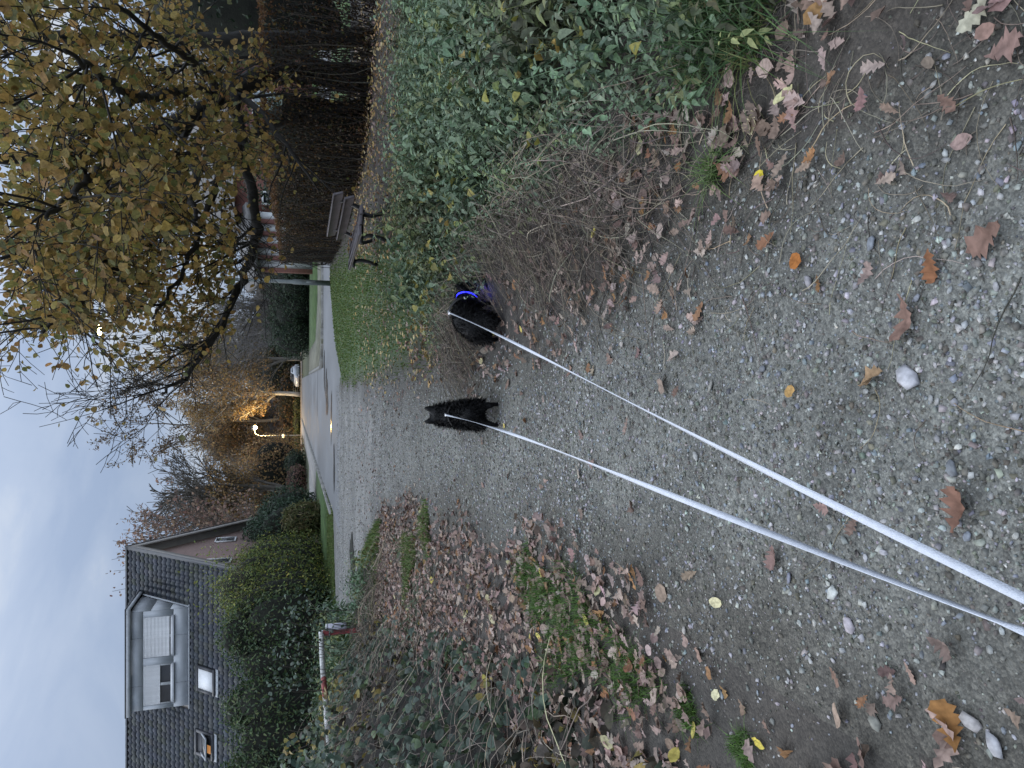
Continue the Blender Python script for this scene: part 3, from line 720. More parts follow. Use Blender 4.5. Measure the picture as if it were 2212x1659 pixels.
tuft(1550, 370, .07, 90, .15, .006, 'sprawling green grass tuft beside the bright yellow leaf', 1.3, [(.10, .17, .05), (.15, .2, .08)])
tuft(1560, 40, .22, 420, .30, .006, 'long green grass arching at the nettle corner', 1.2, [(.06, .12, .045), (.09, .15, .06)], z=.05)
tuft(1620, 80, .1, 120, .16, .006, 'shorter grass clump under the long arching grass', 1.2, [(.08, .14, .04), (.16, .17, .07)], z=.03)

# ---------------------------------------------------------------- nettles and dead stems on the bank
NETC = [(.175, .245, .155), (.14, .20, .125), (.21, .285, .18), (.10, .15, .085), (.19, .225, .10)]
nleaf = (np.array([[0, 0, 0], [.22, .24, .05], [.55, .20, .02], [1, 0, -.16], [.55, -.20, .02], [.22, -.24, .05]]), [np.array([[0, 3, 2, 1], [0, 5, 4, 3]])])
def nettle_proto(seed, h=.36):
    r = np.random.default_rng(seed); parts = []
    lean = r.normal(0, .10, 2); top = np.array([lean[0], lean[1], h])
    P = np.array([[0, 0, 0], top * .5 + [0, 0, .02], top]); parts.append((tube(P, [.003, .0025, .0015], 3, False), 0))
    k = 6; yaw = r.uniform(0, 6.28)
    for i in range(k):
        t = .25 + .75 * i / (k - 1); c = top * t; s = .086 * (1.0 - .55 * max(0, t - .6) / .4) * r.uniform(.8, 1.15); yaw += PI / 2 + r.normal(0, .2)
        for q in (0, PI):
            m = rotm(yaw + q + r.normal(0, .15), r.uniform(.05, .75) - .5 * (t > .95), r.normal(0, .15))
            V, F = nleaf; V = V * s; V[:, 0] += .012
            parts.append((((V @ m[0].T) + c, F), 1))
    V, F = join([p for p, _ in parts]); kind = np.concatenate([np.full(len(p[0]), q) for p, q in parts])
    return (V, F), kind
nett = [nettle_proto(i) for i in range(7)]
def put_nettles(P, S, cols, sink=0.0):
    items = []; n = len(P); v = R.integers(0, 7, n); Mx = rotm(R.uniform(0, 6.28, n), R.normal(0, .12, n), R.normal(0, .12, n)); tn = pal(cols, n, .2)
    for q in range(7):
        s = v == q; 
        if s.sum(): items.append(scatter(nett[q][0], P[s] - [0, 0, sink], Mx[s], S[s], tn[s]))
    return merge_t(items)
n = 30000; y = R.uniform(1.8, 8.4, n); x = R.uniform(.2, 6.5, n)
w = fnoise(np.stack([x, y], -1), 1.2, 3)
far_lim = np.interp(x, [.3, .9, 1.6, 2.4, 6], [7.5, 7.2, 6.8, 6.6, 7.0])
ok = (x > xn(y) + .12 * w) & (y < far_lim + .2 * w) & (x < .58 * y + .6) & (R.uniform(0, 1, n) < .33 + .22 * w) 
x, y = x[ok], y[ok]; n = len(x); edge = sstep(0, .7, x - xn(y))
dark = sstep(-.1, .6, fnoise(np.stack([x, y], -1), .8, 2))
P = np.c_[x, y, height(x, y)]; clump = fnoise(np.stack([x, y], -1), 2.2, 2); S = (.6 + .55 * edge) * R.uniform(.75, 1.2, n) * (.74 + .03 * y) * (1 + .38 * clump)
sc_ = S / np.hypot(y, 1.3); near_i = np.argsort(-np.where((edge < .75) & (x < .53 * y * 1.02 + .2), sc_, 0))[:60]
mask = np.zeros(n, bool); mask[near_i] = True
olive = (fnoise(P + 9, 1.3, 2) > .35)
V, F, T = merge_t([put_nettles(P[~mask & ~olive], S[~mask & ~olive], NETC), put_nettles(P[~mask & olive], S[~mask & olive], [(.075, .085, .045), (.06, .07, .04), (.10, .095, .05), (.11, .14, .07)])])
mk('nettles', V, F, M_leaf, tint=T, kind='stuff', label='dense blue green nettles covering the bank beside the path', cat='nettles')
for i in near_i:
    V, F, T = put_nettles(np.zeros((1, 3)), S[i:i + 1], NETC)
    mk('nettle_plant', V, F, M_leaf, tint=T, loc=P[i], label='single nettle stem with paired leaves at the edge of the bank', cat='nettle', group='nettles at the edge of the bank')
# yellowing maple-like leaves among the nettles
n = 420; y = R.uniform(2.2, 7.2, n); x = xn(y) + np.abs(R.normal(.5, 1.1, n)); w = fnoise(np.stack([x, y], -1), 1.5, 2) > .05
x, y = x[w], y[w]; n = len(x)
V, F, T = scatter(lin[1], np.c_[x, y, height(x, y) + R.uniform(.2, .36, n)], rotm(R.uniform(0, 6.28, n), R.normal(0, .4, n), R.normal(0, .4, n)), R.uniform(.035, .075, n), pal([(.30, .27, .07), (.24, .22, .06), (.34, .25, .08), (.17, .2, .06)], n, .15))
mk('yellowed_leaves', V, F, M_leaf, tint=T, kind='stuff', label='yellowed leaves scattered among the nettles', cat='leaves')
# tangled dead stems
def strands(P0, L, yaw, arch, jit, m=9, r0=.0022):
    n = len(P0); t = np.linspace(0, 1, m)
    d = np.c_[np.cos(yaw), np.sin(yaw)]; bend = R.normal(0, jit, n)
    ang = yaw[:, None] + bend[:, None] * t[None] * 2 + np.cumsum(R.normal(0, .13, (n, m)), 1)
    st = (L / (m - 1))[:, None]
    X = P0[:, 0:1] + np.cumsum(np.cos(ang) * st, 1); Y = P0[:, 1:2] + np.cumsum(np.sin(ang) * st, 1)
    Z = height(X, Y) + (P0[:, 2:3] * (1 - t) ** 1.3) + arch[:, None] * np.sin(PI * t)[None] * (1 - .3 * t) + .004
    r = r0 * (1 - .6 * t)[None] * R.uniform(.6, 1.3, n)[:, None]
    return tubes_fast(np.stack([X, Y, Z], -1), r, 3)
STEMC = [(.17, .14, .115), (.12, .10, .085), (.25, .21, .165), (.075, .063, .055), (.34, .29, .22)]
n = 2900; y = R.uniform(2.6, 6.6, n); x = xn(y) + R.normal(-.10, .18, n); fade = (R.uniform(0, 1, n) < (.35 + .65 * sstep(2.6, 4.4, y))) & ~((np.abs(x - .5) < .42) & (y > 4.2) & (y < 5.75))
x, y = x[fade], y[fade]; n = len(x)
V, F = strands(np.c_[x, y, R.uniform(.02, .34, n) * (.6 + .4 * sstep(-.4, .1, x - xn(y)))], R.uniform(.2, .6, n), R.normal(3.6, 1.1, n), np.abs(R.normal(.05, .07, n)), .6)
T = np.repeat(pal(STEMC, n, .2), 27, axis=0)
n2_ = 700; y = R.uniform(1.0, 3.4, n2_); x = xn(np.maximum(y, 1.9)) + R.normal(-.2, .4, n2_)
b_ = strands(np.c_[x, y, np.zeros(n2_)], R.uniform(.05, .3, n2_), R.uniform(0, 6.28, n2_), np.abs(R.normal(.0, .015, n2_)), .5, r0=.0017)
V, F, T = merge_t([(V, F, T), (*b_, np.repeat(pal(STEMC + [(.36, .31, .2)], n2_, .2), 27, axis=0))])
mk('dead_stems', V, F, M_stem, tint=T, kind='stuff', label='tangled dry brown vine stems spilling from the bank', cat='dead stems')

# ---------------------------------------------------------------- hedges and bushes
def shell_points(ells, n, depth=.30, rough=.14, s=1.2, seed=0):
    """points and normals in the outer shell of a union of ellipsoids [(c, r)]"""
    A = np.array([e_[1][0] * e_[1][1] + e_[1][0] * e_[1][2] + e_[1][1] * e_[1][2] for e_ in ells]); k = R.choice(len(ells), n * 2, p=A / A.sum())
    C = np.array([e_[0] for e_ in ells], float)[k]; Rd = np.array([e_[1] for e_ in ells], float)[k]
    d = R.normal(size=(n * 2, 3)); d /= np.linalg.norm(d, axis=1)[:, None]
    f = 1 + rough * fnoise(C + d * Rd, s, 3) - depth * np.abs(R.normal(0, .5, n * 2))
    P = C + d * Rd * f[:, None]; N = d / Rd; N /= np.linalg.norm(N, axis=1)[:, None]
    ok = P[:, 2] > .02
    for c, r in ells:
        q = np.linalg.norm((P - np.array(c)) / np.array(r), axis=1) < .62; ok &= ~q
    P, N = P[ok][:n], N[ok][:n]; return P, N
def orient(N, spread=.6, droop=0.3):
    """matrices whose x axis (leaf length) is roughly tangential/outward, z roughly along N"""
    n = len(N); Z = N + R.normal(0, spread, (n, 3)); Z /= np.linalg.norm(Z, axis=1)[:, None]
    X = R.normal(0, 1, (n, 3)) + N * .4; X[:, 2] -= droop; X -= (X * Z).sum(1)[:, None] * Z; X /= np.linalg.norm(X, axis=1)[:, None]
    Y = np.cross(Z, X); return np.stack([X, Y, Z], -1)
ICO = icostone(1)
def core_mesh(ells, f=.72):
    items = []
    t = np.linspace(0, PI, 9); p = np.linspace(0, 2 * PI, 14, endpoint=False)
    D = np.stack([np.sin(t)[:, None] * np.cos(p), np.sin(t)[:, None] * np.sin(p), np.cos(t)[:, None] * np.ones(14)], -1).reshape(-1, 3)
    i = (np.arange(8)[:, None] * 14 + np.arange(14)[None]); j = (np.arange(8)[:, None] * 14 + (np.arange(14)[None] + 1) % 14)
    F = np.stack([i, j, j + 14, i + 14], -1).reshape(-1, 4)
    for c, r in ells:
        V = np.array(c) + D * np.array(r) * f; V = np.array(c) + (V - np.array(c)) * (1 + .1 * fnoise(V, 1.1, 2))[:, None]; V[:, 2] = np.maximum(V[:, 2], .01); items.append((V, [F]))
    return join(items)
def bush(name, ells, n, size, cols, label, cat, leaf=None, mat=None, weights=None, spread=.6, depth=.3, rough=.14, corecol=M_core, group=None, core=.72, s=1.2, droop=.3):
    b = empty(name, (0, 0, 0), label=label, cat=cat, group=group)
    P, N = shell_points(ells, n, depth, rough, s); n = len(P)
    V, F, T = scatter(leaf or hex_leaf(.22, .05, .12), P, orient(N, spread, droop), R.uniform(.7, 1.25, n) * size, pal(cols, n, .22, weights))
    mk('foliage', V, F, mat or M_leaf, b, tint=T, kind='stuff')
    if core: mk('inner_core', *core_mesh(ells, core), corecol, b)  # dark solid standing for stems and their shadow, stops light passing through
    return b
def hedge_points(x0, x1, y0, y1, z1, n, amp=.12, depth=.22, faces=('f', 't', 'l', 'r')):
    """leaf positions on the box hedge's visible faces, f = towards -y, l = -x, r = +x"""
    w = {'f': (x1 - x0) * z1, 'b': (x1 - x0) * z1, 't': (x1 - x0) * (y1 - y0), 'l': (y1 - y0) * z1, 'r': (y1 - y0) * z1}
    fs = list(faces); a = np.array([w[f_] for f_ in fs]); k = R.choice(len(fs), n, p=a / a.sum())
    U, Vv = R.uniform(0, 1, n), R.uniform(0, 1, n); P = np.zeros((n, 3)); N = np.zeros((n, 3))
    for i, f_ in enumerate(fs):
        s = k == i; u, v = U[s], Vv[s]
        if f_ in 'fb': P[s] = np.c_[x0 + (x1 - x0) * u, np.full(s.sum(), y0 if f_ == 'f' else y1), v * z1]; N[s] = (0, -1 if f_ == 'f' else 1, 0)
        elif f_ == 't': P[s] = np.c_[x0 + (x1 - x0) * u, y0 + (y1 - y0) * v, np.full(s.sum(), z1)]; N[s] = (0, 0, 1)
        else: P[s] = np.c_[np.full(s.sum(), x0 if f_ == 'l' else x1), y0 + (y1 - y0) * u, v * z1]; N[s] = (-1 if f_ == 'l' else 1, 0, 0)
    P += N * (amp * fnoise(P, 1.4, 3) - depth * np.abs(R.normal(0, .5, n)))[:, None]
    return P, N
# tall evergreen hedge in front of the dark-roofed house
LAU = [(.045, .085, .034), (.06, .105, .042), (.035, .066, .03), (.08, .12, .045), (.11, .14, .055)]
ell = []
for i in range(12):
    t = i / 11; X = -8.6 - 12.5 * t
    ell.append(((X, 26.6 - 3.0 * t + random.uniform(-.3, .3), 1.5), (1.35, 1.2, 2.05 + random.uniform(-.1, .25) + .25 * t)))
    if i % 2 == 0: ell.append(((X - .4, 26.9 - 3.0 * t, 2.85 + random.uniform(-.1, .2)), (1.0, .9, 1.15)))
bush('laurel_hedge', ell, 24000, .14, LAU, 'tall dark evergreen hedge in front of the grey tiled house', 'hedge', leaf=hex_leaf(.2, .05, .1), depth=.34, rough=.16)
ell = [((-8.25, 28.2 + i * 1.35, 1.65 + .1 * (i % 2)), (1.15, 1.1, 2.2 + .35 * math.sin(i * 1.3 + .6))) for i in range(7)] + [((-8.2, 30.0, 3.2), (1.05, 1.4, 1.35)), ((-8.2, 32.6, 2.9), (1.0, 1.3, 1.3)), ((-8.4, 27.6, 2.6), (.9, .9, 1.1))]
bush('privet_bush', ell, 16000, .11, [(.16, .20, .05), (.21, .25, .07), (.115, .155, .045), (.40, .38, .08), (.08, .115, .04)], 'yellow green bush at the house corner, taller than the hedge', 'bush', weights=[4, 3, 4, 1.2, 4], depth=.32, rough=.2)
# sprays of pale leaves rising from the hedge against the roof
n = 260; c = AT(470, 1255, 27.4); P = c + R.normal(0, 1, (n, 3)) * [.75, .3, .42]; 
V, F, T = scatter(hex_leaf(.22), P, orient(np.tile([0, -.5, .7], (n, 1))), R.uniform(.07, .15, n), pal([(.20, .22, .05), (.13, .17, .045)], n, .2))
sy = 24; pol = []
for i in range(sy):
    b0 = AT(530, 1240 + R.uniform(-40, 60), 27.4); tp = P[R.integers(0, n)]; t = np.linspace(0, 1, 5)[:, None]; pol.append(b0 * (1 - t) + tp * t + np.c_[0 * t, 0 * t, .15 * np.sin(PI * t)])
o = empty('leafy_shoots', (0, 0, 0), label='loose yellow green shoots rising above the hedge against the roof', cat='shoots')
mk('foliage', V, F, M_leaf, o, tint=T, kind='stuff')
mk('twigs', *tubes_fast(np.array(pol), np.full((sy, 5), .008), 3), M_stem, o, tint=np.tile([.09, .08, .05], (sy * 15, 1)))
bush('rhododendron', [((-7.6, 40.5, 1.6), (1.4, 1.9, 1.9)), ((-7.3, 43.5, 1.5), (1.3, 1.7, 1.8)), ((-8.4, 42, 2.6), (1.2, 1.6, 1.5))], 7000, .17, [(.04, .075, .045), (.06, .10, .06), (.03, .05, .03)], 'dark glossy bush beyond the yellow green bush', 'bush', depth=.3)
bush('ornamental_grass', [((-6.9, 38.2, .75), (.9, 1.2, 1.15))], 2500, .28, [(.16, .17, .07), (.10, .12, .05), (.2, .17, .08)], 'pale feathery bush beside the grass verge', 'bush', leaf=hex_leaf(.08, .02, .3), depth=.4)
# beech hedge on the right
BEE = [(.085, .050, .026), (.055, .036, .022), (.13, .080, .034), (.04, .030, .022), (.17, .10, .035), (.075, .07, .025)]
beech = empty('beech_hedge', (0, 0, 0), label='clipped brown beech hedge behind the bench', cat='hedge')
HX = np.array([[4.75, 29.0], [4.45, 24], [4.25, 19.0], [4.2, 15.5], [4.6, 13.3], [6.2, 12.0], [9.5, 11.2]])
hd = np.r_[0, np.cumsum(np.linalg.norm(np.diff(HX, axis=0), axis=1))]
def hedge_run(n, top, thick, amp, off0=0.0, topfrac=.16, zlow=0.0, dmin=0, dmax=None):
    s = R.uniform(dmin, dmax or hd[-1], n); c = np.stack([np.interp(s, hd, HX[:, i]) for i in (0, 1)], -1)
    c2 = np.stack([np.interp(s + .05, hd, HX[:, i]) for i in (0, 1)], -1); t = c2 - c; t /= np.linalg.norm(t, axis=1)[:, None] + 1e-9
    nr = np.c_[t[:, 1], -t[:, 0]]                                     # faces the path
    is_t = R.uniform(0, 1, n) < topfrac
    z = np.where(is_t, top + R.normal(0, .02, n), zlow + (top - zlow) * R.uniform(0, 1, n)); o_ = np.where(is_t, R.uniform(-thick, 0, n), -np.abs(R.normal(0, .10, n)) + off0)
    P = np.c_[c + nr * o_[:, None], z + height(c[:, 0], c[:, 1])]
    P[:, :2] += nr * (amp * fnoise(P, 1.6, 3))[:, None]; N = np.c_[nr * (~is_t)[:, None], is_t * 1.0]; return P, N, s
P, N, s = hedge_run(42000, 1.86, .7, .10)
thin = (s > 17.0) & (np.abs(P[:, 0] - 5.5) > .55) & (fnoise(P, 1.0, 2) > -.25) & (P[:, 2] < 1.72) & (R.uniform(0, 1, len(P)) < .22)
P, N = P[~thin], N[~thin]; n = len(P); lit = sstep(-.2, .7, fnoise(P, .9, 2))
tn = pal(BEE, n, .25, [4, 5, 2, 5, 1, 2]) * (.75 + .6 * lit)[:, None]; top_ = P[:, 2] > 1.8; tn[top_] = pal([(.13, .07, .03), (.10, .055, .026)], top_.sum(), .25)  # leaf tone varies in random lighter and darker patches
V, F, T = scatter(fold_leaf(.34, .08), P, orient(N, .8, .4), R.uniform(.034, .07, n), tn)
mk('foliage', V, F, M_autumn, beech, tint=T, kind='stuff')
ns_ = 1500; s = R.uniform(0, hd[-1], ns_); c = np.stack([np.interp(s, hd, HX[:, i]) for i in (0, 1)], -1) + R.normal(0, .16, (ns_, 2)) + [.25, .1]
t = np.linspace(0, 1, 5); H_ = R.uniform(1.2, 1.85, ns_)
Pp = np.stack([c[:, :1] + np.cumsum(R.normal(0, .07, (ns_, 5)), 1), c[:, 1:] + np.cumsum(R.normal(0, .07, (ns_, 5)), 1), height(c[:, 0], c[:, 1])[:, None] + H_[:, None] * t], -1)
V, F = tubes_fast(Pp, np.repeat(R.uniform(.004, .014, ns_)[:, None], 5, 1) * (1.2 - .8 * t), 3)
mk('stems', V, F, M_stem, beech, tint=np.repeat(pal([(.05, .042, .035), (.03, .027, .024), (.085, .075, .06)], ns_, .2), 15, axis=0), kind='stuff')
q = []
for i in range(len(HX) - 3):                                          # dark boxes, inner shade of the clipped part put into colour
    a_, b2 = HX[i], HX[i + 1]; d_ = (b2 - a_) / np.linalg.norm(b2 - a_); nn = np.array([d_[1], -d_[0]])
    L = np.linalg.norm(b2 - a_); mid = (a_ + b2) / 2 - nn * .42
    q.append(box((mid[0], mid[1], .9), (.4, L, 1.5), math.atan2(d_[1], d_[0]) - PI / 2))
mk('shade_core', *join(q), M_core, beech)
# evergreen and bare shrubs beyond the side road
EVG = [(.035, .06, .036), (.05, .08, .046), (.028, .05, .032), (.06, .085, .046)]
for i, (px, w_, h_, yy, lab) in enumerate([(735, 1.5, 3.0, 60, 'dark evergreen shrub at the left end of the row across the lawn'), (705, 2.0, 3.6, 61, 'dark evergreen shrub, second from the left across the lawn'),
        (672, 1.9, 3.3, 60, 'dark evergreen shrub behind the lamp post, tallest of the row'), (638, 1.9, 3.4, 60, 'dark evergreen shrub left of the lamp post'), (605, 1.9, 3.0, 59, 'dark evergreen shrub seen behind the lamp post'), (575, 1.9, 2.6, 58.5, 'dark evergreen shrub at the hedge end')]):
    c = AT(669, px, yy); bush('evergreen_shrub', [((c[0], yy, h_ * .42), (w_, w_ * .8, h_ * .58)), ((c[0] + .4, yy - .4, h_ * .3), (w_ * .8, w_ * .7, h_ * .45))], 2600, .19, EVG, lab, 'shrub', group='evergreen shrubs across the lawn', leaf=hex_leaf(.18), rough=.25)
bush('low_hedge', [((x_, 112.6, .45), (1.6, .8, .75)) for x_ in np.arange(-19, -3, 2.2)], 5000, .22, [(.075, .09, .025), (.05, .07, .022), (.11, .11, .03)], 'low clipped hedge beyond the far junction', 'hedge', rough=.1)
for nm, px, py0, yy, h_, w_, cols, lab in [('box_hedge', 690, 1107, 68, 1.9, 1.9, EVG, 'clipped dark box hedge beside the driveway'), ('box_bush', 655, 1062, 80, 2.1, 1.6, EVG, 'clipped dark bush at the far end of the driveway'),
        ('hydrangea', 655, 1085, 74, 1.9, 1.6, [(.16, .08, .07), (.10, .10, .05), (.2, .11, .09)], 'faded pink hydrangea between two clipped bushes')]:
    c = AT(660, py0 if False else {'box_hedge': 1010 + 110, 'box_bush': 1002, 'hydrangea': 1035}[nm] + 0, yy)
    bush(nm, [((c[0], yy, h_ * .45), (w_, w_, h_ * .6))], 1400, .2, cols, lab, 'bush', rough=.08)

# ---------------------------------------------------------------- mixed shrub on the left bank
mound_e = np.array([G(1250, 1510)[:2], G(1000, 1405)[:2], G(900, 1370)[:2], G(840, 1340)[:2]])
mound_e = mound_e[np.argsort(mound_e[:, 1])]
def mound(x, y):
    d = np.interp(y, mound_e[:, 1], mound_e[:, 0]) - x
    prof = np.interp(y, [1.2, 2.5, 4, 6, 8.5, 11, 12.5], [.02, .12, .45, .95, 1.25, 1.2, .6])
    return height(x, y) + prof * sstep(-.1, 1.7, d) * (1 + .22 * fnoise(np.stack([x, y], -1), 1.3, 2))
shrub = empty('mixed_shrub', (-3.6, 7.5, 0), label='tangled shrub of rounded grey green and yellow leaves on the left bank', cat='shrub')
SH0 = np.array([-3.6, 7.5, 0])
n = 9000; y = 1.6 + 11.2 * R.uniform(0, 1, n) ** 1.1; d = R.uniform(-.15, 3.0, n) ** 1.0; x = np.interp(y, mound_e[:, 1], mound_e[:, 0]) - d
okf = (np.abs(x) < .60 * y + .5) & (R.uniform(0, 1, n) < .62 + .55 * fnoise(np.stack([x, y], -1), 2.6, 2)); x, y = x[okf], y[okf]; n = len(x)
P = np.c_[x, y, mound(x, y) * R.uniform(.55, 1.03, n) + .03]
kind_n = fnoise(P, .8, 2)
cols = np.where((kind_n > -.1)[:, None], pal([(.085, .12, .09), (.115, .15, .115), (.06, .09, .068), (.09, .13, .065)], n, .2), pal([(.05, .04, .03), (.085, .065, .045), (.23, .19, .06), (.035, .045, .03)], n, .25))
yl = (P[:, 2] > .7) & (fnoise(P, 1.7, 2) > .25); cols[yl] = pal([(.26, .22, .06), (.20, .15, .05), (.32, .27, .09)], yl.sum(), .2)
S = R.uniform(.055, .115, n); Mx = orient(np.tile([.35, -.45, .6], (n, 1)), .7, .5)
sc_ = np.where((np.abs(P[:, 0]) < .53 * P[:, 1] + .05), S / np.hypot(P[:, 1], 1), 0) * (P[:, 2] > mound(P[:, 0], P[:, 1]) * .9); big_i = np.argsort(-sc_)[:260]; ms = np.zeros(n, bool); ms[big_i] = True
rnd = leaf_strip([0, .1, .35, .65, .9, 1], [.02, .22, .34, .33, .16, 0], .25, -.2, 91, .015)
V, F, T = scatter(rnd, P[~ms] - SH0, Mx[~ms], S[~ms], cols[~ms])
mk('foliage', V, F, M_leaf, shrub, tint=T, kind='stuff')
rme = [mesh_data('leaf', *leaf_strip([0, .1, .35, .65, .9, 1], np.array([.02, .22, .34, .33, .16, 0]) * s_, c_, -.2, 92 + i, .015), M_leafO) for i, (s_, c_) in enumerate([(1, .25), (1.1, .1), (.9, .4)])]
for i in big_i:
    o = obj('leaf', random.choice(rme), shrub); M4 = Matrix(Mx[i].tolist()).to_4x4(); M4.translation = Vector(P[i] - SH0)
    o.matrix_local = M4 @ Matrix.Diagonal((S[i], S[i], S[i], 1)); o.color = (*cols[i], 1)
ns_ = 900; y = R.uniform(3.4, 12.4, ns_); x = np.interp(y, mound_e[:, 1], mound_e[:, 0]) - R.uniform(.1, 2.2, ns_) 
t = np.linspace(0, 1, 7); yaw = R.normal(.2, 1.3, ns_); L = R.uniform(.2, .7, ns_)
X = x[:, None] + np.cos(yaw)[:, None] * L[:, None] * t + np.cumsum(R.normal(0, .02, (ns_, 7)), 1); Y = y[:, None] + np.sin(yaw)[:, None] * L[:, None] * t
Z = height(X, Y) + (mound(x, y) - height(x, y))[:, None] * R.uniform(.4, 1.05, ns_)[:, None] * (1 - .5 * t) + .12 * np.sin(PI * t) * R.uniform(0, 1, ns_)[:, None] + .01
V, F = tubes_fast(np.stack([X, Y, Z], -1) - SH0, np.repeat(R.uniform(.0015, .004, ns_)[:, None], 7, 1), 3)
mk('stems', V, F, M_stem, shrub, tint=np.repeat(pal(STEMC, ns_, .2), 21, axis=0), kind='stuff')
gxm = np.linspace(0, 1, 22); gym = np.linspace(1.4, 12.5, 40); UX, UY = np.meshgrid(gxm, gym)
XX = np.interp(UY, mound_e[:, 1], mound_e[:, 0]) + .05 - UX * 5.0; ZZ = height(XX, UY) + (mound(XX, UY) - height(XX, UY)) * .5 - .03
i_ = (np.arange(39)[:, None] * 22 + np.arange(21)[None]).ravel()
mk('shaded_twig_mass', np.stack([XX.ravel(), UY.ravel(), ZZ.ravel()], -1) - SH0, [np.stack([i_, i_ + 22, i_ + 23, i_ + 1], -1)], mat_simple('twig_shade', (.014, .012, .009), .95, .5, 9, .9), shrub, smooth=True)  # dark sheet, shade in the gaps between leaves painted as twigs
# pale sprigs standing before the dark hedge, and nettles by the gate post
n = 240; base = [AT(640, 1340, 12.6), AT(630, 1400, 12.2), AT(625, 1470, 11.6), AT(700, 1330, 13)]
P = np.concatenate([b0 + R.normal(0, 1, (60, 3)) * [.22, .25, .18] for b0 in base])
V, F, T = scatter(rnd, P, orient(np.tile([.2, -.5, .5], (n, 1)), .6, .6), R.uniform(.05, .085, n), pal([(.075, .11, .085), (.05, .08, .055)], n, .15))
sg = empty('leafy_sprigs', (0, 0, 0), label='pale rounded leaf sprigs arching above the barrier pole', cat='sprigs')
mk('foliage', V, F, M_leaf, sg, tint=T, kind='stuff')
pol = []
for b0 in base:
    for q in range(7):
        tp = b0 + R.normal(0, 1, 3) * [.2, .2, .15]; st_ = np.array([b0[0] - .2 + R.normal(0, .2), b0[1] + .2, .1]); t = np.linspace(0, 1, 5)[:, None]; pol.append(st_ * (1 - t) + tp * t + np.c_[0 * t, 0 * t, .2 * np.sin(PI * t)])
mk('twigs', *tubes_fast(np.array(pol), np.full((len(pol), 5), .005), 3), M_stem, sg, tint=np.tile([.07, .06, .05], (len(pol) * 15, 1)))
n = 1900; y = R.uniform(12.6, 19.5, n); x = R.uniform(-11, -2.6, n); ok = (x < xl(y) - .55 - .5 * fnoise(np.stack([x, y], -1), .9)) & (y < 18.6 + .1 * (x + 6)); x, y = x[ok], y[ok]
V, F, T = put_nettles(np.c_[x, y, height(x, y)], R.uniform(.8, 1.5, len(x)) * np.where((x < -4.0) & (y < 15), .5, 1), [(.10, .17, .10), (.08, .14, .07), (.14, .21, .13), (.2, .21, .07)])
nw = 700; yw = R.uniform(14.6, 20.5, nw); xw = R.uniform(-11.5, -5.0, nw); okw = (xw < -5.0 - .35 * (yw - 16) + .5 * fnoise(np.stack([xw, yw], -1), .9)); xw, yw = xw[okw], yw[okw]
V, F, T = merge_t([(V, F, T), put_nettles(np.c_[xw, yw, height(xw, yw)], R.uniform(1.6, 2.9, len(xw)), [(.09, .15, .085), (.07, .12, .06), (.12, .18, .11), (.18, .2, .07)])])
mk('weeds', V, F, M_leaf, tint=T, kind='stuff', label='low green weeds around the red gate post', cat='weeds')
n = 900; y = R.uniform(11, 14.2, n); x = R.uniform(-5.6, -2.9, n); ok = (x < np.interp(y, [11, 14], [-2.6, -3.9])); x, y = x[ok], y[ok]; n = len(x)
V, F = strands(np.c_[x, y, R.uniform(0, .3, n)], R.uniform(.3, .9, n), R.uniform(0, 6.28, n), np.abs(R.normal(.1, .1, n)), .6, r0=.004)
mk('dead_stems', V, F, M_stem, tint=np.repeat(pal(STEMC, n, .2), 27, axis=0), kind='stuff', label='dry brown stems tangled at the foot of the gate post', cat='dead stems')

# ---------------------------------------------------------------- trees
def grow(start, d0, length, r0, level, maxl, out, P):
    """recursive limbs; out gets (level, pts, radii)"""
    m = max(4, int(length / P['seg'][min(level, len(P['seg']) - 1)])); st = length / m
    d = np.array(d0, float); d /= np.linalg.norm(d); p = np.array(start, float); pts = [p.copy()]; rr = [r0]
    tp = P['trop'][min(level, len(P['trop']) - 1)]
    for i in range(m):
        d = d + R.normal(0, P['jit'], 3) + np.array([0, 0, tp]) * st; d /= np.linalg.norm(d); p = p + d * st
        pts.append(p.copy()); rr.append(r0 * (1 - (i + 1) / m * P.get('taper', .8)))
    out.append((level, np.array(pts), np.array(rr)))
    if level >= maxl: return
    nb = P['nb'][min(level, len(P['nb']) - 1)]; nb = max(1, int(nb * R.uniform(.75, 1.25)))
    f0 = P.get('first', .25)
    for k_ in range(nb):
        f = f0 + (1 - f0) * (k_ + R.uniform(.1, .9)) / nb; i = min(m, max(1, int(f * m))); t = pts[i] - pts[i - 1]; t /= np.linalg.norm(t)
        a = R.normal(0, 1, 3); a -= a.dot(t) * t; a /= np.linalg.norm(a) + 1e-9
        sp_ = P['spread'] * R.uniform(.6, 1.2); nd = t * math.cos(sp_) + a * math.sin(sp_)
        grow(pts[i], nd, length * P['ratio'] * R.uniform(.7, 1.15) * (1.15 - .4 * f), rr[i] * .62, level + 1, maxl, out, P)
def resample(pts, rr, m):
    t = np.linspace(0, 1, len(pts)); u = np.linspace(0, 1, m)
    return np.stack([np.interp(u, t, pts[:, i]) for i in range(3)], -1), np.interp(u, t, rr)
def branch_mesh(br, thick_sides=9, min_r=.0):
    parts = []; fine = {}
    for lv, p, r in br:
        r = np.maximum(r, min_r)
        if lv <= 1: parts.append(tube(p, r, thick_sides if lv == 0 else 6))
        else:
            q, s = resample(p, r, 6 if lv == 2 else (4 if lv == 3 and len(br) < 2500 else 3)); fine.setdefault(len(q), []).append((q, s))
    for k_, v in fine.items(): parts.append(tubes_fast(np.array([a for a, b in v]), np.array([b for a, b in v]), 4 if k_ == 6 else 3))
    return join(parts)
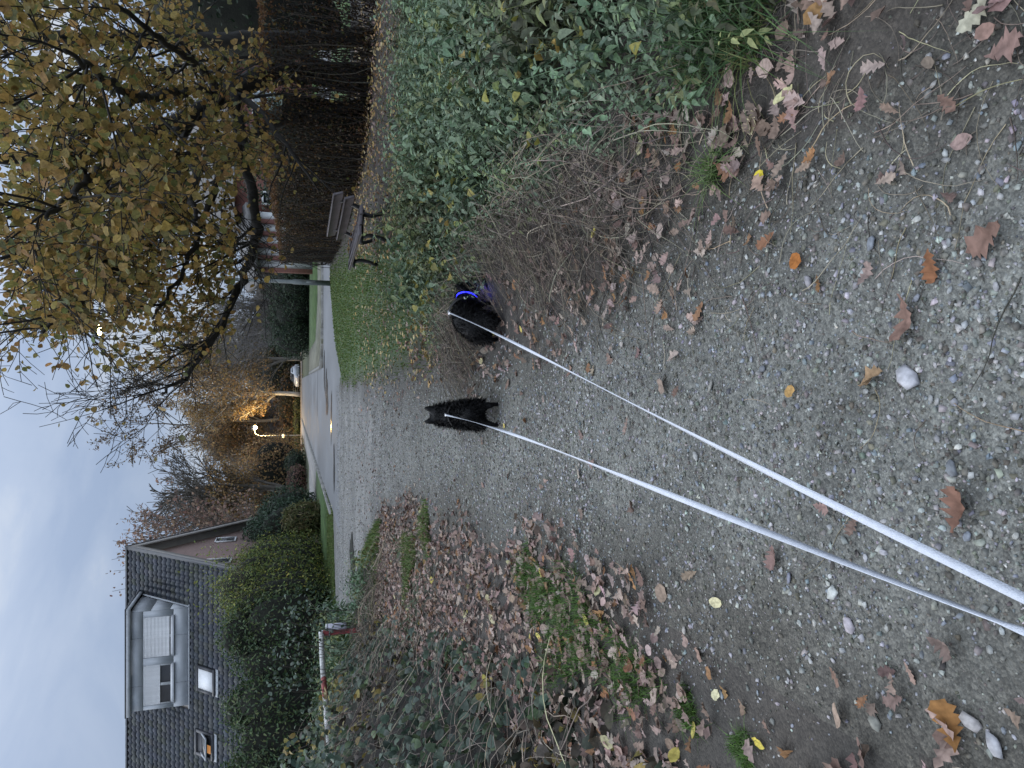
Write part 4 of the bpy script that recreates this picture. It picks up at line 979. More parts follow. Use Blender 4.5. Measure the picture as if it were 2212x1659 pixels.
def twig_points(br, n, minlevel, sp_=.05):
    tw = [(p, r) for lv, p, r in br if lv >= minlevel]; L = np.array([np.linalg.norm(np.diff(p, axis=0), axis=1).sum() for p, r in tw]); k = R.choice(len(tw), n, p=L / L.sum()); o = np.zeros((n, 3))
    for j in range(n):
        p = tw[k[j]][0]; u = R.uniform(.15, 1) * (len(p) - 1); i = min(int(u), len(p) - 2); o[j] = p[i] + (p[i + 1] - p[i]) * (u - i)
    return o + R.normal(0, sp_, (n, 3))
M_barkG = mat_bark('hazed_bark', (.15, .135, .115))  # grey-brown bark, lightened so its colour carries the distance haze
def tree(name, base, h, r, params, maxl, nleaf, lsize, cols, label, bark=M_barkG, minlevel=2, weights=None, leaf=None, zmax=None, group=None, dirs=(0, 0, 1), sp_=.1, min_r=.012, trunk_len=None):
    t = empty(name, (base[0], base[1], 0), label=label, cat='tree', group=group); br = []
    grow((0, 0, -.1), dirs, trunk_len or h * .62, r, 0, maxl, br, params)
    mk('trunk', *branch_mesh(br, min_r=min_r), bark, t, smooth=True)
    if nleaf:
        P = twig_points(br, nleaf, minlevel, sp_)
        if zmax is not None: P = P[R.uniform(0, 1, len(P)) < 1 - sstep(zmax * .75, zmax, P[:, 2])]
        n = len(P); V, F, T = scatter(leaf or hex_leaf(.33), P, orient(R.normal(0, 1, (n, 3)) + [0, 0, .4], .6, .6), R.uniform(.7, 1.3, n) * lsize, pal(cols, n, .2, weights))
        mk('crown', V, F, M_autumn, t, tint=T, kind='stuff')
    return t
OAKT = dict(seg=[.9, .7, .5, .35], jit=.07, trop=[.02, .05, .05, .04], nb=[15, 8, 6, 4], spread=.60, ratio=.66, first=.12, taper=.85)
c = AT(640, 1055, 78); tree('oak_tree', c, 17, .42, OAKT, 4, 16000, .26, [(.38, .245, .11), (.30, .195, .095), (.44, .285, .125), (.23, .165, .095)], 'broad oak with brown leaves and bare fan-shaped top beyond the house', zmax=10.0, sp_=.25, minlevel=3, min_r=.033)  # leaf colours of the far trees are lifted too, in place of haze
c = AT(640, 1165, 62); tree('red_leaf_tree', c, 15, .3, OAKT, 3, 3800, .26, [(.30, .20, .16), (.35, .24, .18), (.22, .155, .13)], 'rusty leaved tree rising behind the gable of the grey tiled house', sp_=.2, min_r=.016)
c = AT(640, 1290, 72); tree('distant_tree', c, 15, .28, OAKT, 3, 1500, .26, [(.13, .10, .07), (.16, .12, .08)], 'sparse tree top peeking over the ridge beside the dormer', sp_=.2, min_r=.016)
TALL = dict(seg=[1.2, .8, .5, .4], jit=.07, trop=[.02, .03, .02, .0], nb=[20, 6, 4, 3], spread=.85, ratio=.38, first=.2, taper=.88)
for px, yy, h_, lab in [(906, 122, 33, 'tall thin bare tree behind the lit lamp, left one of two'), (868, 120, 31, 'tall thin bare tree behind the lit lamp, right one of two')]:
    c = AT(645, px, yy); tree('tall_tree', c, h_, .30, TALL, 3, 2600, .34, [(.16, .11, .07), (.21, .15, .08), (.12, .085, .06)], lab, sp_=.3, group='thin trees behind the lit lamp', min_r=.03, trunk_len=h_ * .8)
c = AT(640, 905, 132); tree('plain_tree', c, 20, .3, OAKT, 4, 7000, .34, [(.38, .27, .13), (.30, .215, .12)], 'sparse brown tree behind the lit lamp', sp_=.3, minlevel=3, min_r=.03)
c = AT(640, 970, 128); tree('plain_tree', c, 19, .3, OAKT, 4, 6500, .34, [(.36, .25, .13), (.28, .20, .12)], 'sparse brown tree between the lit lamp and the oak', sp_=.3, minlevel=3, min_r=.03)
c = AT(647, 853, 112); tree('birch_tree', c, 24, .36, TALL, 3, 6000, .26, [(.40, .275, .12), (.33, .23, .115), (.27, .195, .11)], 'white barked tree with brown leaves at the far junction', bark=M_birch, sp_=.3, min_r=.03, trunk_len=16, dirs=(.06, 0, 1))
c = AT(640, 775, 104); tree('brown_tree', c, 19, .35, OAKT, 4, 10000, .26, [(.38, .26, .12), (.30, .21, .11), (.43, .30, .14)], 'brown leaved tree above the parked car', sp_=.3, minlevel=3, min_r=.028)
BARE = dict(seg=[.6, .5, .35, .3], jit=.09, trop=[.05, .06, .05, .02], nb=[10, 9, 6, 4], spread=.55, ratio=.7, first=.08, taper=.85)
for px, yy, h_, nl, lab in [(700, 66, 12, 900, 'grey bare tree behind the evergreen shrubs, middle one'), (640, 64, 11, 700, 'grey bare tree above the evergreen shrubs beside the lamp post'), (745, 72, 12, 1500, 'grey bare tree at the road end of the evergreen shrubs')]:
    c = AT(660, px, yy); tree('bare_tree', c, h_, .2, BARE, 3, nl, .16, [(.09, .085, .06), (.12, .10, .06)], lab, bark=mat_bark('grey_twig', (.17, .16, .155)), sp_=.2, group='grey bare trees across the lawn', min_r=.012, trunk_len=h_ * .55)
bush('beech_thicket', [((AT(640, q_, 84)[0], 84 + q_ % 3, 3.0), (2.6, 2.0, r_)) for q_, r_ in ((985, 3.6), (1020, 4.6), (1060, 5.2), (1100, 5.0), (1140, 4.4))], 7000, .30, [(.35, .22, .10), (.27, .175, .09), (.40, .255, .115), (.20, .14, .085)], 'brown leaved thicket below the bare topped oak', 'thicket', rough=.35, core=.6, mat=M_autumn)
bush('golden_shrub', [((AT(640, 1000, 92)[0], 92, 2.2), (2.4, 1.6, 2.3))], 1500, .3, [(.30, .19, .05), (.22, .14, .05)], 'golden leaved shrub beneath the brown oak', 'shrub', rough=.3, core=.5)
bush('rust_shrub', [((AT(640, 880, 118)[0], 118, 1.6), (6, 2, 2.6)), ((AT(640, 960, 116)[0], 116, 1.5), (5, 2, 2.2))], 2600, .4, [(.09, .055, .03), (.06, .05, .03), (.13, .08, .035)], 'brown undergrowth behind the lit street lamp', 'shrub', rough=.3)
bush('dark_undergrowth', [((AT(640, 800, 124)[0], 124, 2.5), (7, 2.5, 4)), ((AT(640, 730, 124)[0], 124, 2), (8, 2.5, 4.5))], 3000, .5, [(.035, .045, .025), (.05, .05, .03), (.10, .08, .03)], 'dark evergreen growth behind the parked car', 'shrub', rough=.3)
# far wood closing the view
ell = []
for i in range(40):
    x_ = -150 + i * 8; ell.append(((x_, 165 + random.uniform(-8, 8), 4), (7, 5, random.uniform(6, 10))))
P, N = shell_points(ell, 9000, .4, .3, .2); n = len(P)
V, F, T = scatter(hex_leaf(.4), P, orient(N, .8), R.uniform(.7, 1.5, n), pal([(.075, .062, .05), (.10, .075, .05), (.06, .06, .045)], n, .2))
fw = empty('far_wood', (0, 0, 0), label='hazy brown wood along the horizon', cat='wood', kind='stuff')
mk('foliage', V, F, M_autumn, fw, tint=T, kind='stuff'); mk('inner_core', *core_mesh(ell, .8), mat_simple('wood_mass', (.05, .043, .036), .95, .3, .6, .5), fw, kind='stuff')

# the linden overhanging from the right
LINP = dict(seg=[.45, .28, .18, .14], jit=.13, trop=[.02, .03, -.02, -.12], nb=[7, 6, 4, 2], spread=.78, ratio=.55, first=.12, taper=.85)
linden = empty('linden_tree', (5.4, 12.8, 0), label='large linden with yellow brown leaves overhanging the bench and hedge', cat='tree')
L0 = np.array([5.4, 12.8, 0]); br = []
def limb(points, r0, r1, lv=0, nb=9, length=2.2, up=.35, spread=.8, first=.2, side=None):
    """a limb through given points, then twigs grown from it"""
    P_ = np.array(points, float); n = 5 * len(P_); t = np.linspace(0, 1, len(P_)); u = np.linspace(0, 1, n)
    q = np.stack([np.interp(u, t, P_[:, i]) for i in range(3)], -1)
    for _ in range(3): q[1:-1] = (q[:-2] + 2 * q[1:-1] + q[2:]) / 4
    q[1:-1] += R.normal(0, .02, q[1:-1].shape); rr = r0 + (r1 - r0) * u; br.append((lv, q - L0, rr))
    for k_ in range(nb):
        f = first + (1 - first) * (k_ + R.uniform(0, 1)) / nb; i = min(n - 1, max(1, int(f * (n - 1)))); tt = q[i] - q[i - 1]; tt /= np.linalg.norm(tt)
        a = R.normal(0, 1, 3) + [0, 0, up]; 
        if side is not None: a = a + np.array(side)
        a -= a.dot(tt) * tt * .6; a /= np.linalg.norm(a)
        nd = tt * math.cos(spread) + a * math.sin(spread)
        grow(q[i] - L0, nd, length * R.uniform(.6, 1.2), max(.012, rr[i] * .42), 1, 3, br, LINP)
A = lambda px, py, y: AT(px, py, y)
limb([(5.75, 13.7, 0), A(700, 160, 13.5), A(590, 156, 13.2), A(520, 185, 12.6), A(471, 215, 12.0), A(400, 260, 11.6), A(300, 300, 11.2), A(180, 330, 10.8), A(40, 340, 10.5), A(-200, 350, 10)], .23, .05, nb=14, length=2.6, first=.38)
limb([A(500, 200, 12.1), A(520, 300, 11.8), A(545, 420, 11.4), A(560, 500, 11.2), A(530, 590, 11), A(490, 680, 10.9), A(440, 760, 10.8), A(395, 825, 10.8), A(350, 850, 10.8)], .095, .02, nb=20, length=1.5, first=.35, up=1.5)
limb([A(470, 215, 12), A(420, 330, 11), A(350, 450, 10), A(270, 560, 9.2), A(180, 640, 8.6), A(90, 720, 8.2)], .085, .018, nb=13, length=1.7, up=.4)
limb([A(400, 260, 11.6), A(330, 330, 10), A(230, 420, 8.8), A(120, 500, 8), A(0, 560, 7.4)], .07, .018, nb=12, length=1.6)
limb([A(480, 208, 12), A(450, 160, 10.5), A(400, 120, 9), A(330, 70, 7.8), A(250, 10, 7)], .07, .018, nb=12, length=1.5)
limb([A(300, 300, 11.2), A(240, 330, 9), A(200, 380, 7.4), A(150, 420, 6.2), A(100, 470, 5.6)], .055, .014, nb=10, length=1.2)
limb([A(400, 200, 10.5), A(330, 210, 8.4), A(260, 200, 7), A(200, 150, 6), A(140, 110, 5.4)], .055, .014, nb=10, length=1.2)
limb([A(300, 300, 11.2), A(280, 430, 10.4), A(240, 540, 10), A(190, 630, 9.8), A(130, 700, 9.6)], .055, .014, nb=12, length=1.5)
limb([A(520, 300, 11.8), A(470, 400, 10.6), A(430, 500, 10), A(390, 600, 9.8), A(330, 690, 9.6)], .055, .014, nb=12, length=1.4)
limb([A(471, 215, 12), A(440, 280, 10.4), A(420, 350, 9.2), A(410, 430, 8.2), A(420, 500, 7.6)], .055, .014, nb=10, length=1.3, up=-.1)
# a second stem of the same stool and thin verticals behind the hedge
limb([(6.6, 13.7, 0), A(590, 85, 13.2), A(430, 88, 13.2), A(250, 84, 13.2), A(60, 80, 13.2), A(-150, 78, 13.2)], .17, .07, nb=10, length=2.0, first=.3)
limb([(5.75, 13.1, 0), A(590, 118, 13.4), A(480, 126, 13.3), A(330, 150, 13)], .05, .015, nb=6, length=1.2, first=.4)
limb([(5.2, 13.2, 0), A(590, 268, 13.5), A(545, 300, 13.4), A(500, 360, 13.2), A(430, 420, 13)], .10, .02, nb=8, length=1.5, first=.4)
V, F = branch_mesh(br, min_r=.004); V = V + .012 * np.stack([fnoise(V * [1, 1, .3], 9.0, 2), fnoise(V * [1, 1, .3] + 7, 9.0, 2), 0 * V[:, 0]], -1) * (np.abs(V[:, 2]) < 5)[:, None]; mk('trunk', V, F, M_barkD, linden, smooth=True)
P = twig_points(br, 24000, 2, .08) + L0
rel = P - np.array([0, 0, HC]); dep = rel @ np.array([0, cp, -sp]); ui = CY - rel[:, 0] / dep * FPX; vi = CX + (rel @ np.array([0, -sp, -cp])) / dep * FPX
# fewer leaves on the thin ends over the road, none low in front of the lawn
prob = np.where(ui > 800, .02, np.where(ui > 715, .35, 1.0)) * np.where((vi > 510) & (ui > 390), .08, 1) * np.where(vi > 640, .3, 1)
kp = (R.uniform(0, 1, len(P)) < prob) & (dep > 4.2) & (np.hypot(ui - 665, vi - 215) > 17); P, dep, ui, vi = P[kp], dep[kp], ui[kp], vi[kp]; n = len(P)
LNC = [(.34, .235, .075), (.28, .21, .065), (.38, .25, .085), (.21, .185, .06), (.15, .16, .058), (.31, .185, .07)]
LW = [4, 4, 3, 3, 2, 1.5]
S = R.uniform(.045, .088, n); cols = pal(LNC, n, .18, LW); Mx = orient(R.normal(0, .7, (n, 3)) + [0, -.5, .3], .6, 1.2)
inf = (ui > -20) & (ui < 1680) & (vi > -30); order = np.argsort(-np.where(inf, S / dep, 0))[:300]; ms = np.zeros(n, bool); ms[order] = True; v = R.integers(0, 4, n); items = []
for q in range(4):
    s = (v == q) & ~ms; items.append(scatter(lin_lod[q], P[s] - L0, Mx[s], S[s], cols[s]))
V, F, T = merge_t(items); mk('crown', V, F, M_autumn, linden, tint=T, kind='stuff')
lme = [mesh_data('leaf', *p_, M_leafO) for p_ in lin]
for i in order:
    o = obj('leaf', lme[v[i]], linden); M4 = Matrix(Mx[i].tolist()).to_4x4(); M4.translation = Vector(P[i] - L0); o.matrix_local = M4 @ Matrix.Diagonal((S[i], S[i], S[i], 1)); o.color = (*cols[i], 1)
for j, (px, yy, h_, w_, lab) in enumerate([(300, 17.5, 2.9, 1.1, 'dark evergreen bush behind the beech hedge under the linden'), (395, 20, 2.6, 1.0, 'dark small evergreen beside the brick wall behind the hedge'), (30, 18, 5.5, 1.6, 'dark tall evergreen behind the hedge at the photo edge')]):
    c = AT(600, px, yy); bush('garden_evergreen', [((c[0], yy, h_ * .45), (w_, w_, h_ * .55))], 2200, .11, [(.016, .028, .016), (.024, .04, .02)], lab, 'bush', rough=.25)
slab('garden_lawn', [(4.9, 13.6), (40, 11.5), (40, 28), (4.9, 28)], -.02, .03, M_lawn, kind='structure', label='garden lawn seen through the thin hedge', cat='lawn')

# ---------------------------------------------------------------- the dark-roofed house on the left
house = empty('tiled_house', (-8.05, 39.2, 0), label='house with dark grey tiled roof and wide grey dormer behind the hedge', cat='house')
H0 = np.array([-8.05, 39.2, 0.0]); RZ = 9.23; TANP = .9
XW = -25.0                                                     # far end, outside the picture
EY = 7.9                                                       # half depth, eaves
def hb(name, c, s, mat, parent=house, bev=0.0, rx=None): return mk(name, *box(np.array(c) - H0, s, 0, bev), mat, parent)
gx0 = -8.55
V = np.array([[gx0, 39.2 - EY + .9, 0], [gx0, 39.2 + EY - .9, 0], [gx0, 39.2 + EY - .9, RZ - (EY - .9) * TANP - .12], [gx0, 39.2, RZ - .12], [gx0, 39.2 - EY + .9, RZ - (EY - .9) * TANP - .12]])
V2 = V.copy(); V2[:, 0] = XW + .4
mk('wall', np.concatenate([V, V2]) - H0, [np.array([[0, 1, 2, 3, 4]]), np.array([[9, 8, 7, 6, 5]]), np.array([[0, 5, 6, 1], [0, 4, 9, 5], [1, 6, 7, 2]])], M_brickL, house)
sl = math.hypot(1, TANP); ang = math.atan(TANP)
def roof_pt(x, s, side=-1, lift=0.0):
    """s = metres down the slope from the ridge; side -1 towards the camera"""
    return np.array([x, 39.2 + side * s * math.cos(ang) + side * lift * math.sin(ang), RZ - s * math.sin(ang) + lift * math.cos(ang)])
SLOPE = EY / math.cos(ang)
roof = empty('roof', (0, 0, 0)); roof.parent = house
for side in (-1, 1):
    a = [roof_pt(-8.05, 0, side, -.06), roof_pt(XW, 0, side, -.06), roof_pt(XW, SLOPE, side, -.06), roof_pt(-8.05, SLOPE, side, -.06)]
    b = [p - [0, 0, .14] for p in a]; V = np.array(a + b) - H0
    mk('roof_deck', V, [np.array([[0, 1, 2, 3], [7, 6, 5, 4], [0, 4, 5, 1], [1, 5, 6, 2], [2, 6, 7, 3], [3, 7, 4, 0]])], M_soffit, roof)
# tiles
TW, TL = .30, .345
u_ = np.linspace(0, 1, 7); prof = .03 * np.sin(u_ * 2 * PI - .6) + .012
Vt = []
for s_, lf in ((0.0, 0.0), (TL + .04, .028), (TL + .04, .004)):
    for k_, (uu_, zz) in enumerate(zip(u_, prof)):
        Vt.append([uu_ * (TW + .01), s_, zz + lf])
Vt = np.array(Vt); q = np.array([[r_ * 7 + i, r_ * 7 + i + 1, (r_ + 1) * 7 + i + 1, (r_ + 1) * 7 + i] for r_ in (0, 1) for i in range(6)])
def tile_world(x, s): return roof_pt(x, s, -1, 0.0)
e_x, e_s, e_n = np.array([-1, 0, 0]), np.array([0, -math.cos(ang), -math.sin(ang)]), np.array([0, -math.sin(ang), math.cos(ang)])
Mt = np.stack([e_x, e_s, e_n], -1)
dorm = (-10.27, -14.74)
tl = []
for r_ in range(int(SLOPE / TL)):
    for c_ in range(int((-8.05 - XW) / TW)):
        x = -8.05 - c_ * TW; s = r_ * TL + .04; p = tile_world(x, s)
        if dorm[1] - .1 < x < dorm[0] + .35 and 1.15 < s < 4.75: continue
        tl.append((x, s, p))
Pt = np.array([p for _, _, p in tl]) - H0
rel = Pt + H0 - [0, 0, HC]; dep = rel @ np.array([0, cp, -sp]); ui = CY - rel[:, 0] / dep * FPX; vi = CX + (rel @ np.array([0, -sp, -cp])) / dep * FPX
vis = (ui < 1659) & (vi < 470); order = np.argsort(np.where(vis, dep, 999))[:300]; ms = np.zeros(len(tl), bool); ms[order] = True
TLC = [(.036, .043, .058), (.030, .036, .048), (.046, .054, .070), (.026, .031, .040), (.060, .064, .066), (.034, .040, .034)]
n = (~ms).sum(); V, F, T = scatter((Vt, [q]), Pt[~ms] + R.normal(0, .004, (n, 3)), np.tile(Mt, (n, 1, 1)), None, pal(TLC, n, .14))
mk('roof_tiles', V, F, M_tile, roof, tint=T, smooth=False, kind='stuff')
tme = mesh_data('roof_tile', Vt, [q], M_tileO)
for i in order:
    o = obj('roof_tile', tme, roof); M4 = Matrix((Mt @ rotm(random.gauss(0, .012))[0]).tolist()).to_4x4(); M4.translation = Vector(Pt[i]); o.matrix_local = M4; o.color = (*pal(TLC, 1, .14)[0], 1)
for k_ in range(int((-8.05 - XW) / .38)):
    x = -8.05 - k_ * .38; t = np.linspace(0, PI, 7); P1 = np.c_[np.zeros(7), np.cos(t) * .13, np.sin(t) * .10]
    V = np.concatenate([P1 + [x, 39.2, RZ - .02], P1 * 1.08 + [x - .41, 39.2, RZ - .02]]) - H0
    mk('ridge_tile', V, [np.array([[i, i + 1, i + 8, i + 7] for i in range(6)])], M_tileO, roof).color = (*pal(TLC, 1, .14)[0], 1)
# verge boards
for side in (-1, 1):
    a = roof_pt(-8.05, -.02, side, 0) ; b = roof_pt(-8.05, SLOPE + .1, side, 0)
    V = []
    for x in (-8.04, -8.09):
        for p, dz in ((a, .03), (b, .03), (b, -.55), (a, -.55)): V.append([x, p[1], p[2] + dz])
    mk('verge_board', np.array(V) - H0, [np.array([[0, 1, 2, 3], [7, 6, 5, 4], [0, 4, 5, 1], [1, 5, 6, 2], [2, 6, 7, 3], [3, 7, 4, 0]])], M_soffit, house)
    V = []
    for x in (-8.0, -8.16):
        for p, dz in ((a, .09), (b, .09), (b, .031), (a, .031)): V.append([x, p[1], p[2] + dz])
    mk('verge_trim', np.array(V) - H0, [np.array([[0, 1, 2, 3], [7, 6, 5, 4], [0, 4, 5, 1], [1, 5, 6, 2], [2, 6, 7, 3], [3, 7, 4, 0]])], M_darkfr, house)
for side in (1,):   # eaves soffit under overhang
    pass
# gable windows
for (px, py, w_, h_) in [(488, 1166, 1.0, 1.0), (468, 1213, .9, 1.3)]:
    c = np.array([-8.52, 0, 0]); r_ = ray(px, py); t = -8.52 / r_[0]; c = np.array([0, 0, HC]) + r_ * t
    wd = empty('window', tuple(c - H0)); wd.parent = house
    mk('frame', *join([box((.02, 0, h_ / 2), (.07, w_, .07)), box((.02, 0, -h_ / 2), (.07, w_, .07)), box((.02, w_ / 2, 0), (.07, .07, h_ - .07)), box((.02, -w_ / 2, 0), (.07, .07, h_ - .07))]), M_white, wd)
    mk('pane', *box((.0, 0, 0), (.02, w_ - .05, h_ - .05)), M_glass, wd)
# dormer
dz0, dz1, dy = 5.98, 8.37, 35.6; dx0, dx1 = dorm
dm = empty('dormer', (0, 0, 0)); dm.parent = house
yb = lambda z: 39.2 - (RZ - z) / TANP
V = np.array([[dx0, dy, dz0], [dx0, dy, dz1], [dx0, yb(dz1) + .2, dz1], [dx0, yb(dz0), dz0 - .05], [dx1, dy, dz0], [dx1, dy, dz1], [dx1, yb(dz1) + .2, dz1], [dx1, yb(dz0), dz0 - .05]]) - H0
mk('cheek_walls', V, [np.array([[0, 3, 2, 1], [4, 5, 6, 7], [0, 1, 5, 4]])], M_darkfr, dm)
# face panels with open joints
wins = []
for (xa, xb, ya, yb_) in [(309.5, 375, 1334, 1415), (309.5, 375, 1438, 1517)]:
    a = AT(xa, ya, dy); b = AT(xb, yb_, dy); wins.append((a[0], b[0], b[2], a[2]))
zt_, zb_ = wins[0][3], wins[0][2]
xsn = [dx0, wins[0][0], wins[0][1], wins[1][0], wins[1][1], dx1]
PY = dy - .03
def panel(xa, xb, za, zb): hb('cladding_panel', ((xa + xb) / 2, PY, (za + zb) / 2), (abs(xb - xa) - .012, .05, abs(zb - za) - .012), M_panel, dm)
xm = (wins[0][0] + wins[0][1]) / 2; xm2 = (wins[1][0] + wins[1][1]) / 2
for xa, xb in ((dx0, xm), (xm, xm2), (xm2, dx1)): panel(xa, xb, zt_, dz1); panel(xa, xb, dz0 + .02, zb_)
panel(dx0, wins[0][0], zb_, zt_); panel(wins[0][1], wins[1][0], zb_, zt_); panel(wins[1][1], dx1, zb_, zt_)
# cheek panels on the side facing the road
for za, zb in ((dz0 + .03, 6.75), (6.75, 7.55), (7.55, dz1)):
    V = np.array([[dx0 + .03, dy - .05, za], [dx0 + .03, dy - .05, zb - .012], [dx0 + .03, yb(zb - .012) - .0, zb - .012], [dx0 + .03, yb(za), za], [dx0 + .001, dy - .05, za], [dx0 + .001, dy - .05, zb - .012], [dx0 + .001, yb(zb - .012), zb - .012], [dx0 + .001, yb(za), za]]) - H0
    mk('cladding_panel', V, [np.array([[0, 3, 2, 1], [4, 5, 6, 7], [0, 1, 5, 4], [1, 2, 6, 5], [2, 3, 7, 6], [3, 0, 4, 7]])], M_panel, dm)
for j, (xa, xb, zb, zt) in enumerate(wins):
    wd = empty('window', (0, 0, 0)); wd.parent = dm; w_ = xa - xb; cxm = (xa + xb) / 2
    fr = [box((cxm, dy + .0, zb + .06), (w_ - .01, .06, .12)), box((cxm, dy, zt - .03), (w_ - .01, .06, .06)), box((xa - .035, dy, (zb + zt) / 2), (.06, .06, zt - zb - .18)), box((xb + .035, dy, (zb + zt) / 2), (.06, .06, zt - zb - .18)), box((cxm, dy, (zb + zt) / 2), (.12, .055, zt - zb - .18))]
    V, F = join(fr); mk('window_frame', V - H0, F, M_white, wd)
    for xq in (xa - w_ * .27, xb + w_ * .27): mk('pane', *box(np.array((xq, dy + .01, (zb + zt) / 2)) - H0, (w_ * .42, .012, zt - zb - .15)), M_glass, wd)
    low = zb + (.16 if j == 0 else .55); zz = zt - .02
    sh = (zz - low) / 19
    sm = mesh_data('shutter_slat', *box((0, 0, 0), (w_ - .03, .018, sh * .86), 0, .006), M_white)
    for k_ in range(19): obj('shutter_slat', sm, wd, loc=Vector(np.array((cxm, dy - .045, zz - (k_ + .5) * sh)) - H0))
    hb('sill', (cxm, dy - .08, zb - .015), (w_ + .04, .1, .03), M_zinc, wd)
hb('dormer_roof', ((dx0 + dx1) / 2, (dy - .20 + 38.6) / 2, dz1 + .19), (dx0 - dx1 + .40, 38.6 - dy + .20, .05), M_darkfr, dm)
hb('fascia', ((dx0 + dx1) / 2, dy - .18, dz1 + .075), (dx0 - dx1 + .36, .03, .17), M_zinc, dm)
hb('side_fascia', (dx0 + .17, (dy - .16 + 38.5) / 2, dz1 + .075), (.03, 38.5 - dy + .16, .17), M_zinc, dm)
hb('soffit', ((dx0 + dx1) / 2, dy - .08, dz1 + .005), (dx0 - dx1 + .3, .17, .02), M_panel, dm)
# flashing where the dormer meets the tiles
hb('flashing', ((dx0 + dx1) / 2, dy - .10, dz0 - .03), (dx0 - dx1 + .3, .10, .06), M_zinc, dm)
a = roof_pt(dx0 + .08, (39.2 - dy + .1) / math.cos(ang), -1, .07); b = roof_pt(dx0 + .08, (39.2 - yb(dz1)) / math.cos(ang), -1, .07)
mk('side_flashing', *tube(np.array([a, b]) - H0, .05, 4), M_zinc, dm)
# roof windows
def skylight(px, py, w_, h_, lab, tilt=0.0):
    r_ = ray(px, py); k_ = TANP; t = (RZ - k_ * 39.2 - HC) / (r_[2] - k_ * r_[1]); c = np.array([0, 0, HC]) + r_ * t
    s = empty('roof_window', (0, 0, 0), label=lab); s.parent = roof; M4 = Matrix(Mt.tolist()).to_4x4(); M4.translation = Vector(c - H0); s.matrix_local = M4
    mk('frame', *join([box((0, h_ / 2, .07), (w_ + .14, .12, .14)), box((0, -h_ / 2, .07), (w_ + .14, .12, .14)), box((w_ / 2, 0, .07), (.12, h_ - .13, .14)), box((-w_ / 2, 0, .07), (.12, h_ - .13, .14))]), M_darkfr, s)
    if tilt:
        V, F = box((0, 0, 0), (w_ - .08, h_ - .05, .05)); m = rotm(0, 0, tilt)[0]; mk('sash', V @ m.T + [0, 0, .14], F, M_glass, s)
        V, F = join([box((0, h_ / 2 - .05, .03), (w_ - .06, .07, .06)), box((0, -h_ / 2 + .05, .03), (w_ - .06, .07, .06)), box((w_ / 2 - .05, 0, .03), (.06, h_ - .2, .06)), box((-w_ / 2 + .05, 0, .03), (.06, h_ - .2, .06))]); mk('sash_frame', V @ m.T + [0, 0, .14], F, M_zinc, s)
        mk('lit_room', *box((.15, h_ * .3, .09), (w_ * .35, h_ * .25, .01)), mat_simple('warm_room', (.5, .3, .15), .6, .1, 3, 0, emit=((1, .45, .15), .35)), s)
        mk('dark_room', *box((0, 0, .075), (w_ - .13, h_ - .14, .008)), M_darkfr, s)
    else:
        mk('blind', *box((0, .0, .10), (w_ - .13, h_ - .14, .02)), M_white, s)
    mk('apron', *box((0, h_ / 2 + .16, .05), (w_ + .2, .18, .03)), M_zinc, s)
skylight(448, 1468, 1.02, 1.15, 'roof window with a white blind drawn')
skylight(445, 1606, 1.02, 1.15, 'roof window tilted open', .38)

# ---------------------------------------------------------------- brick house on the right, behind the hedge
YB = 50.0; bx = lambda py: AT(600, py, YB)[0]; bz = lambda px: AT(px, 400, YB)[2]
bh = empty('brick_house', (bx(300), YB, 0), label='red brick house with white panelled porch behind the beech hedge', cat='house')
B0 = np.array([bx(300), YB, 0])
def bb(name, c, s, mat, parent=bh, bev=0): return mk(name, *box(np.array(c) - B0, s, 0, bev), mat, parent)
xa, xb = bx(462), bx(-350); ze = 5.0
bb('wall', ((xa + xb) / 2, YB + 4, ze / 2), (xb - xa, 8, ze), M_brickR)
V = np.array([[xa - .6, YB - .6, ze], [xb, YB - .6, ze], [xb, YB + 4, ze + 4.2], [xa - .6, YB + 4, ze + 4.2], [xb, YB + 8.6, ze], [xa - .6, YB + 8.6, ze]]) - B0
mk('roof', V, [np.array([[0, 1, 2, 3], [3, 2, 4, 5]]), np.array([[0, 3, 5], [1, 4, 2]])], M_roofR, bh)
for pyc, w_, zc, h_ in ((228, 1.7, 3.0, 1.9), (430, .9, 2.6, 1.5), (60, 1.8, 3.2, 1.8), (330, 1.2, 3, 1.4)):
    wd = empty('window', (0, 0, 0)); wd.parent = bh; x_ = bx(pyc)
    bb('window_frame', (x_, YB - .03, zc), (w_, .07, h_), M_white, wd); bb('pane', (x_, YB - .07, zc), (w_ - .22, .02, h_ - .22), M_glass if pyc != 228 else mat_simple('curtained_glass', (.42, .47, .5), .2, .2, 2, 0), wd)
# porch of brick pillars and white panels with a sloping roof
pr = empty('porch', (0, 0, 0)); pr.parent = bh
xe = bx(590); np_ = 5; st_ = (xa - xe) / np_
for i in range(np_):
    x_ = xe + st_ * (i + .5); bb('pillar', (xe + st_ * i + .13, YB - .4, 1.9), (.26, .5, 3.8), M_brickR, pr); bb('white_panel', (x_ + .13, YB - .3, 1.8), (st_ - .28, .08, 3.5), M_white, pr)
V = np.array([[xe - 1.0, YB - 1.4, 3.35], [xa + .3, YB - 1.4, 3.9], [xa + .3, YB + 3, 5.0], [xe - 1.0, YB + 3, 4.2], [xe - 1.0, YB - 1.4, 3.6], [xa + .3, YB - 1.4, 4.25], [xa + .3, YB + 3, 5.3], [xe - 1.0, YB + 3, 4.5]]) - B0
mk('porch_roof', V, [np.array([[3, 2, 1, 0], [4, 5, 6, 7], [0, 1, 5, 4], [1, 2, 6, 5], [2, 3, 7, 6], [3, 0, 4, 7]])], M_roofR, pr)
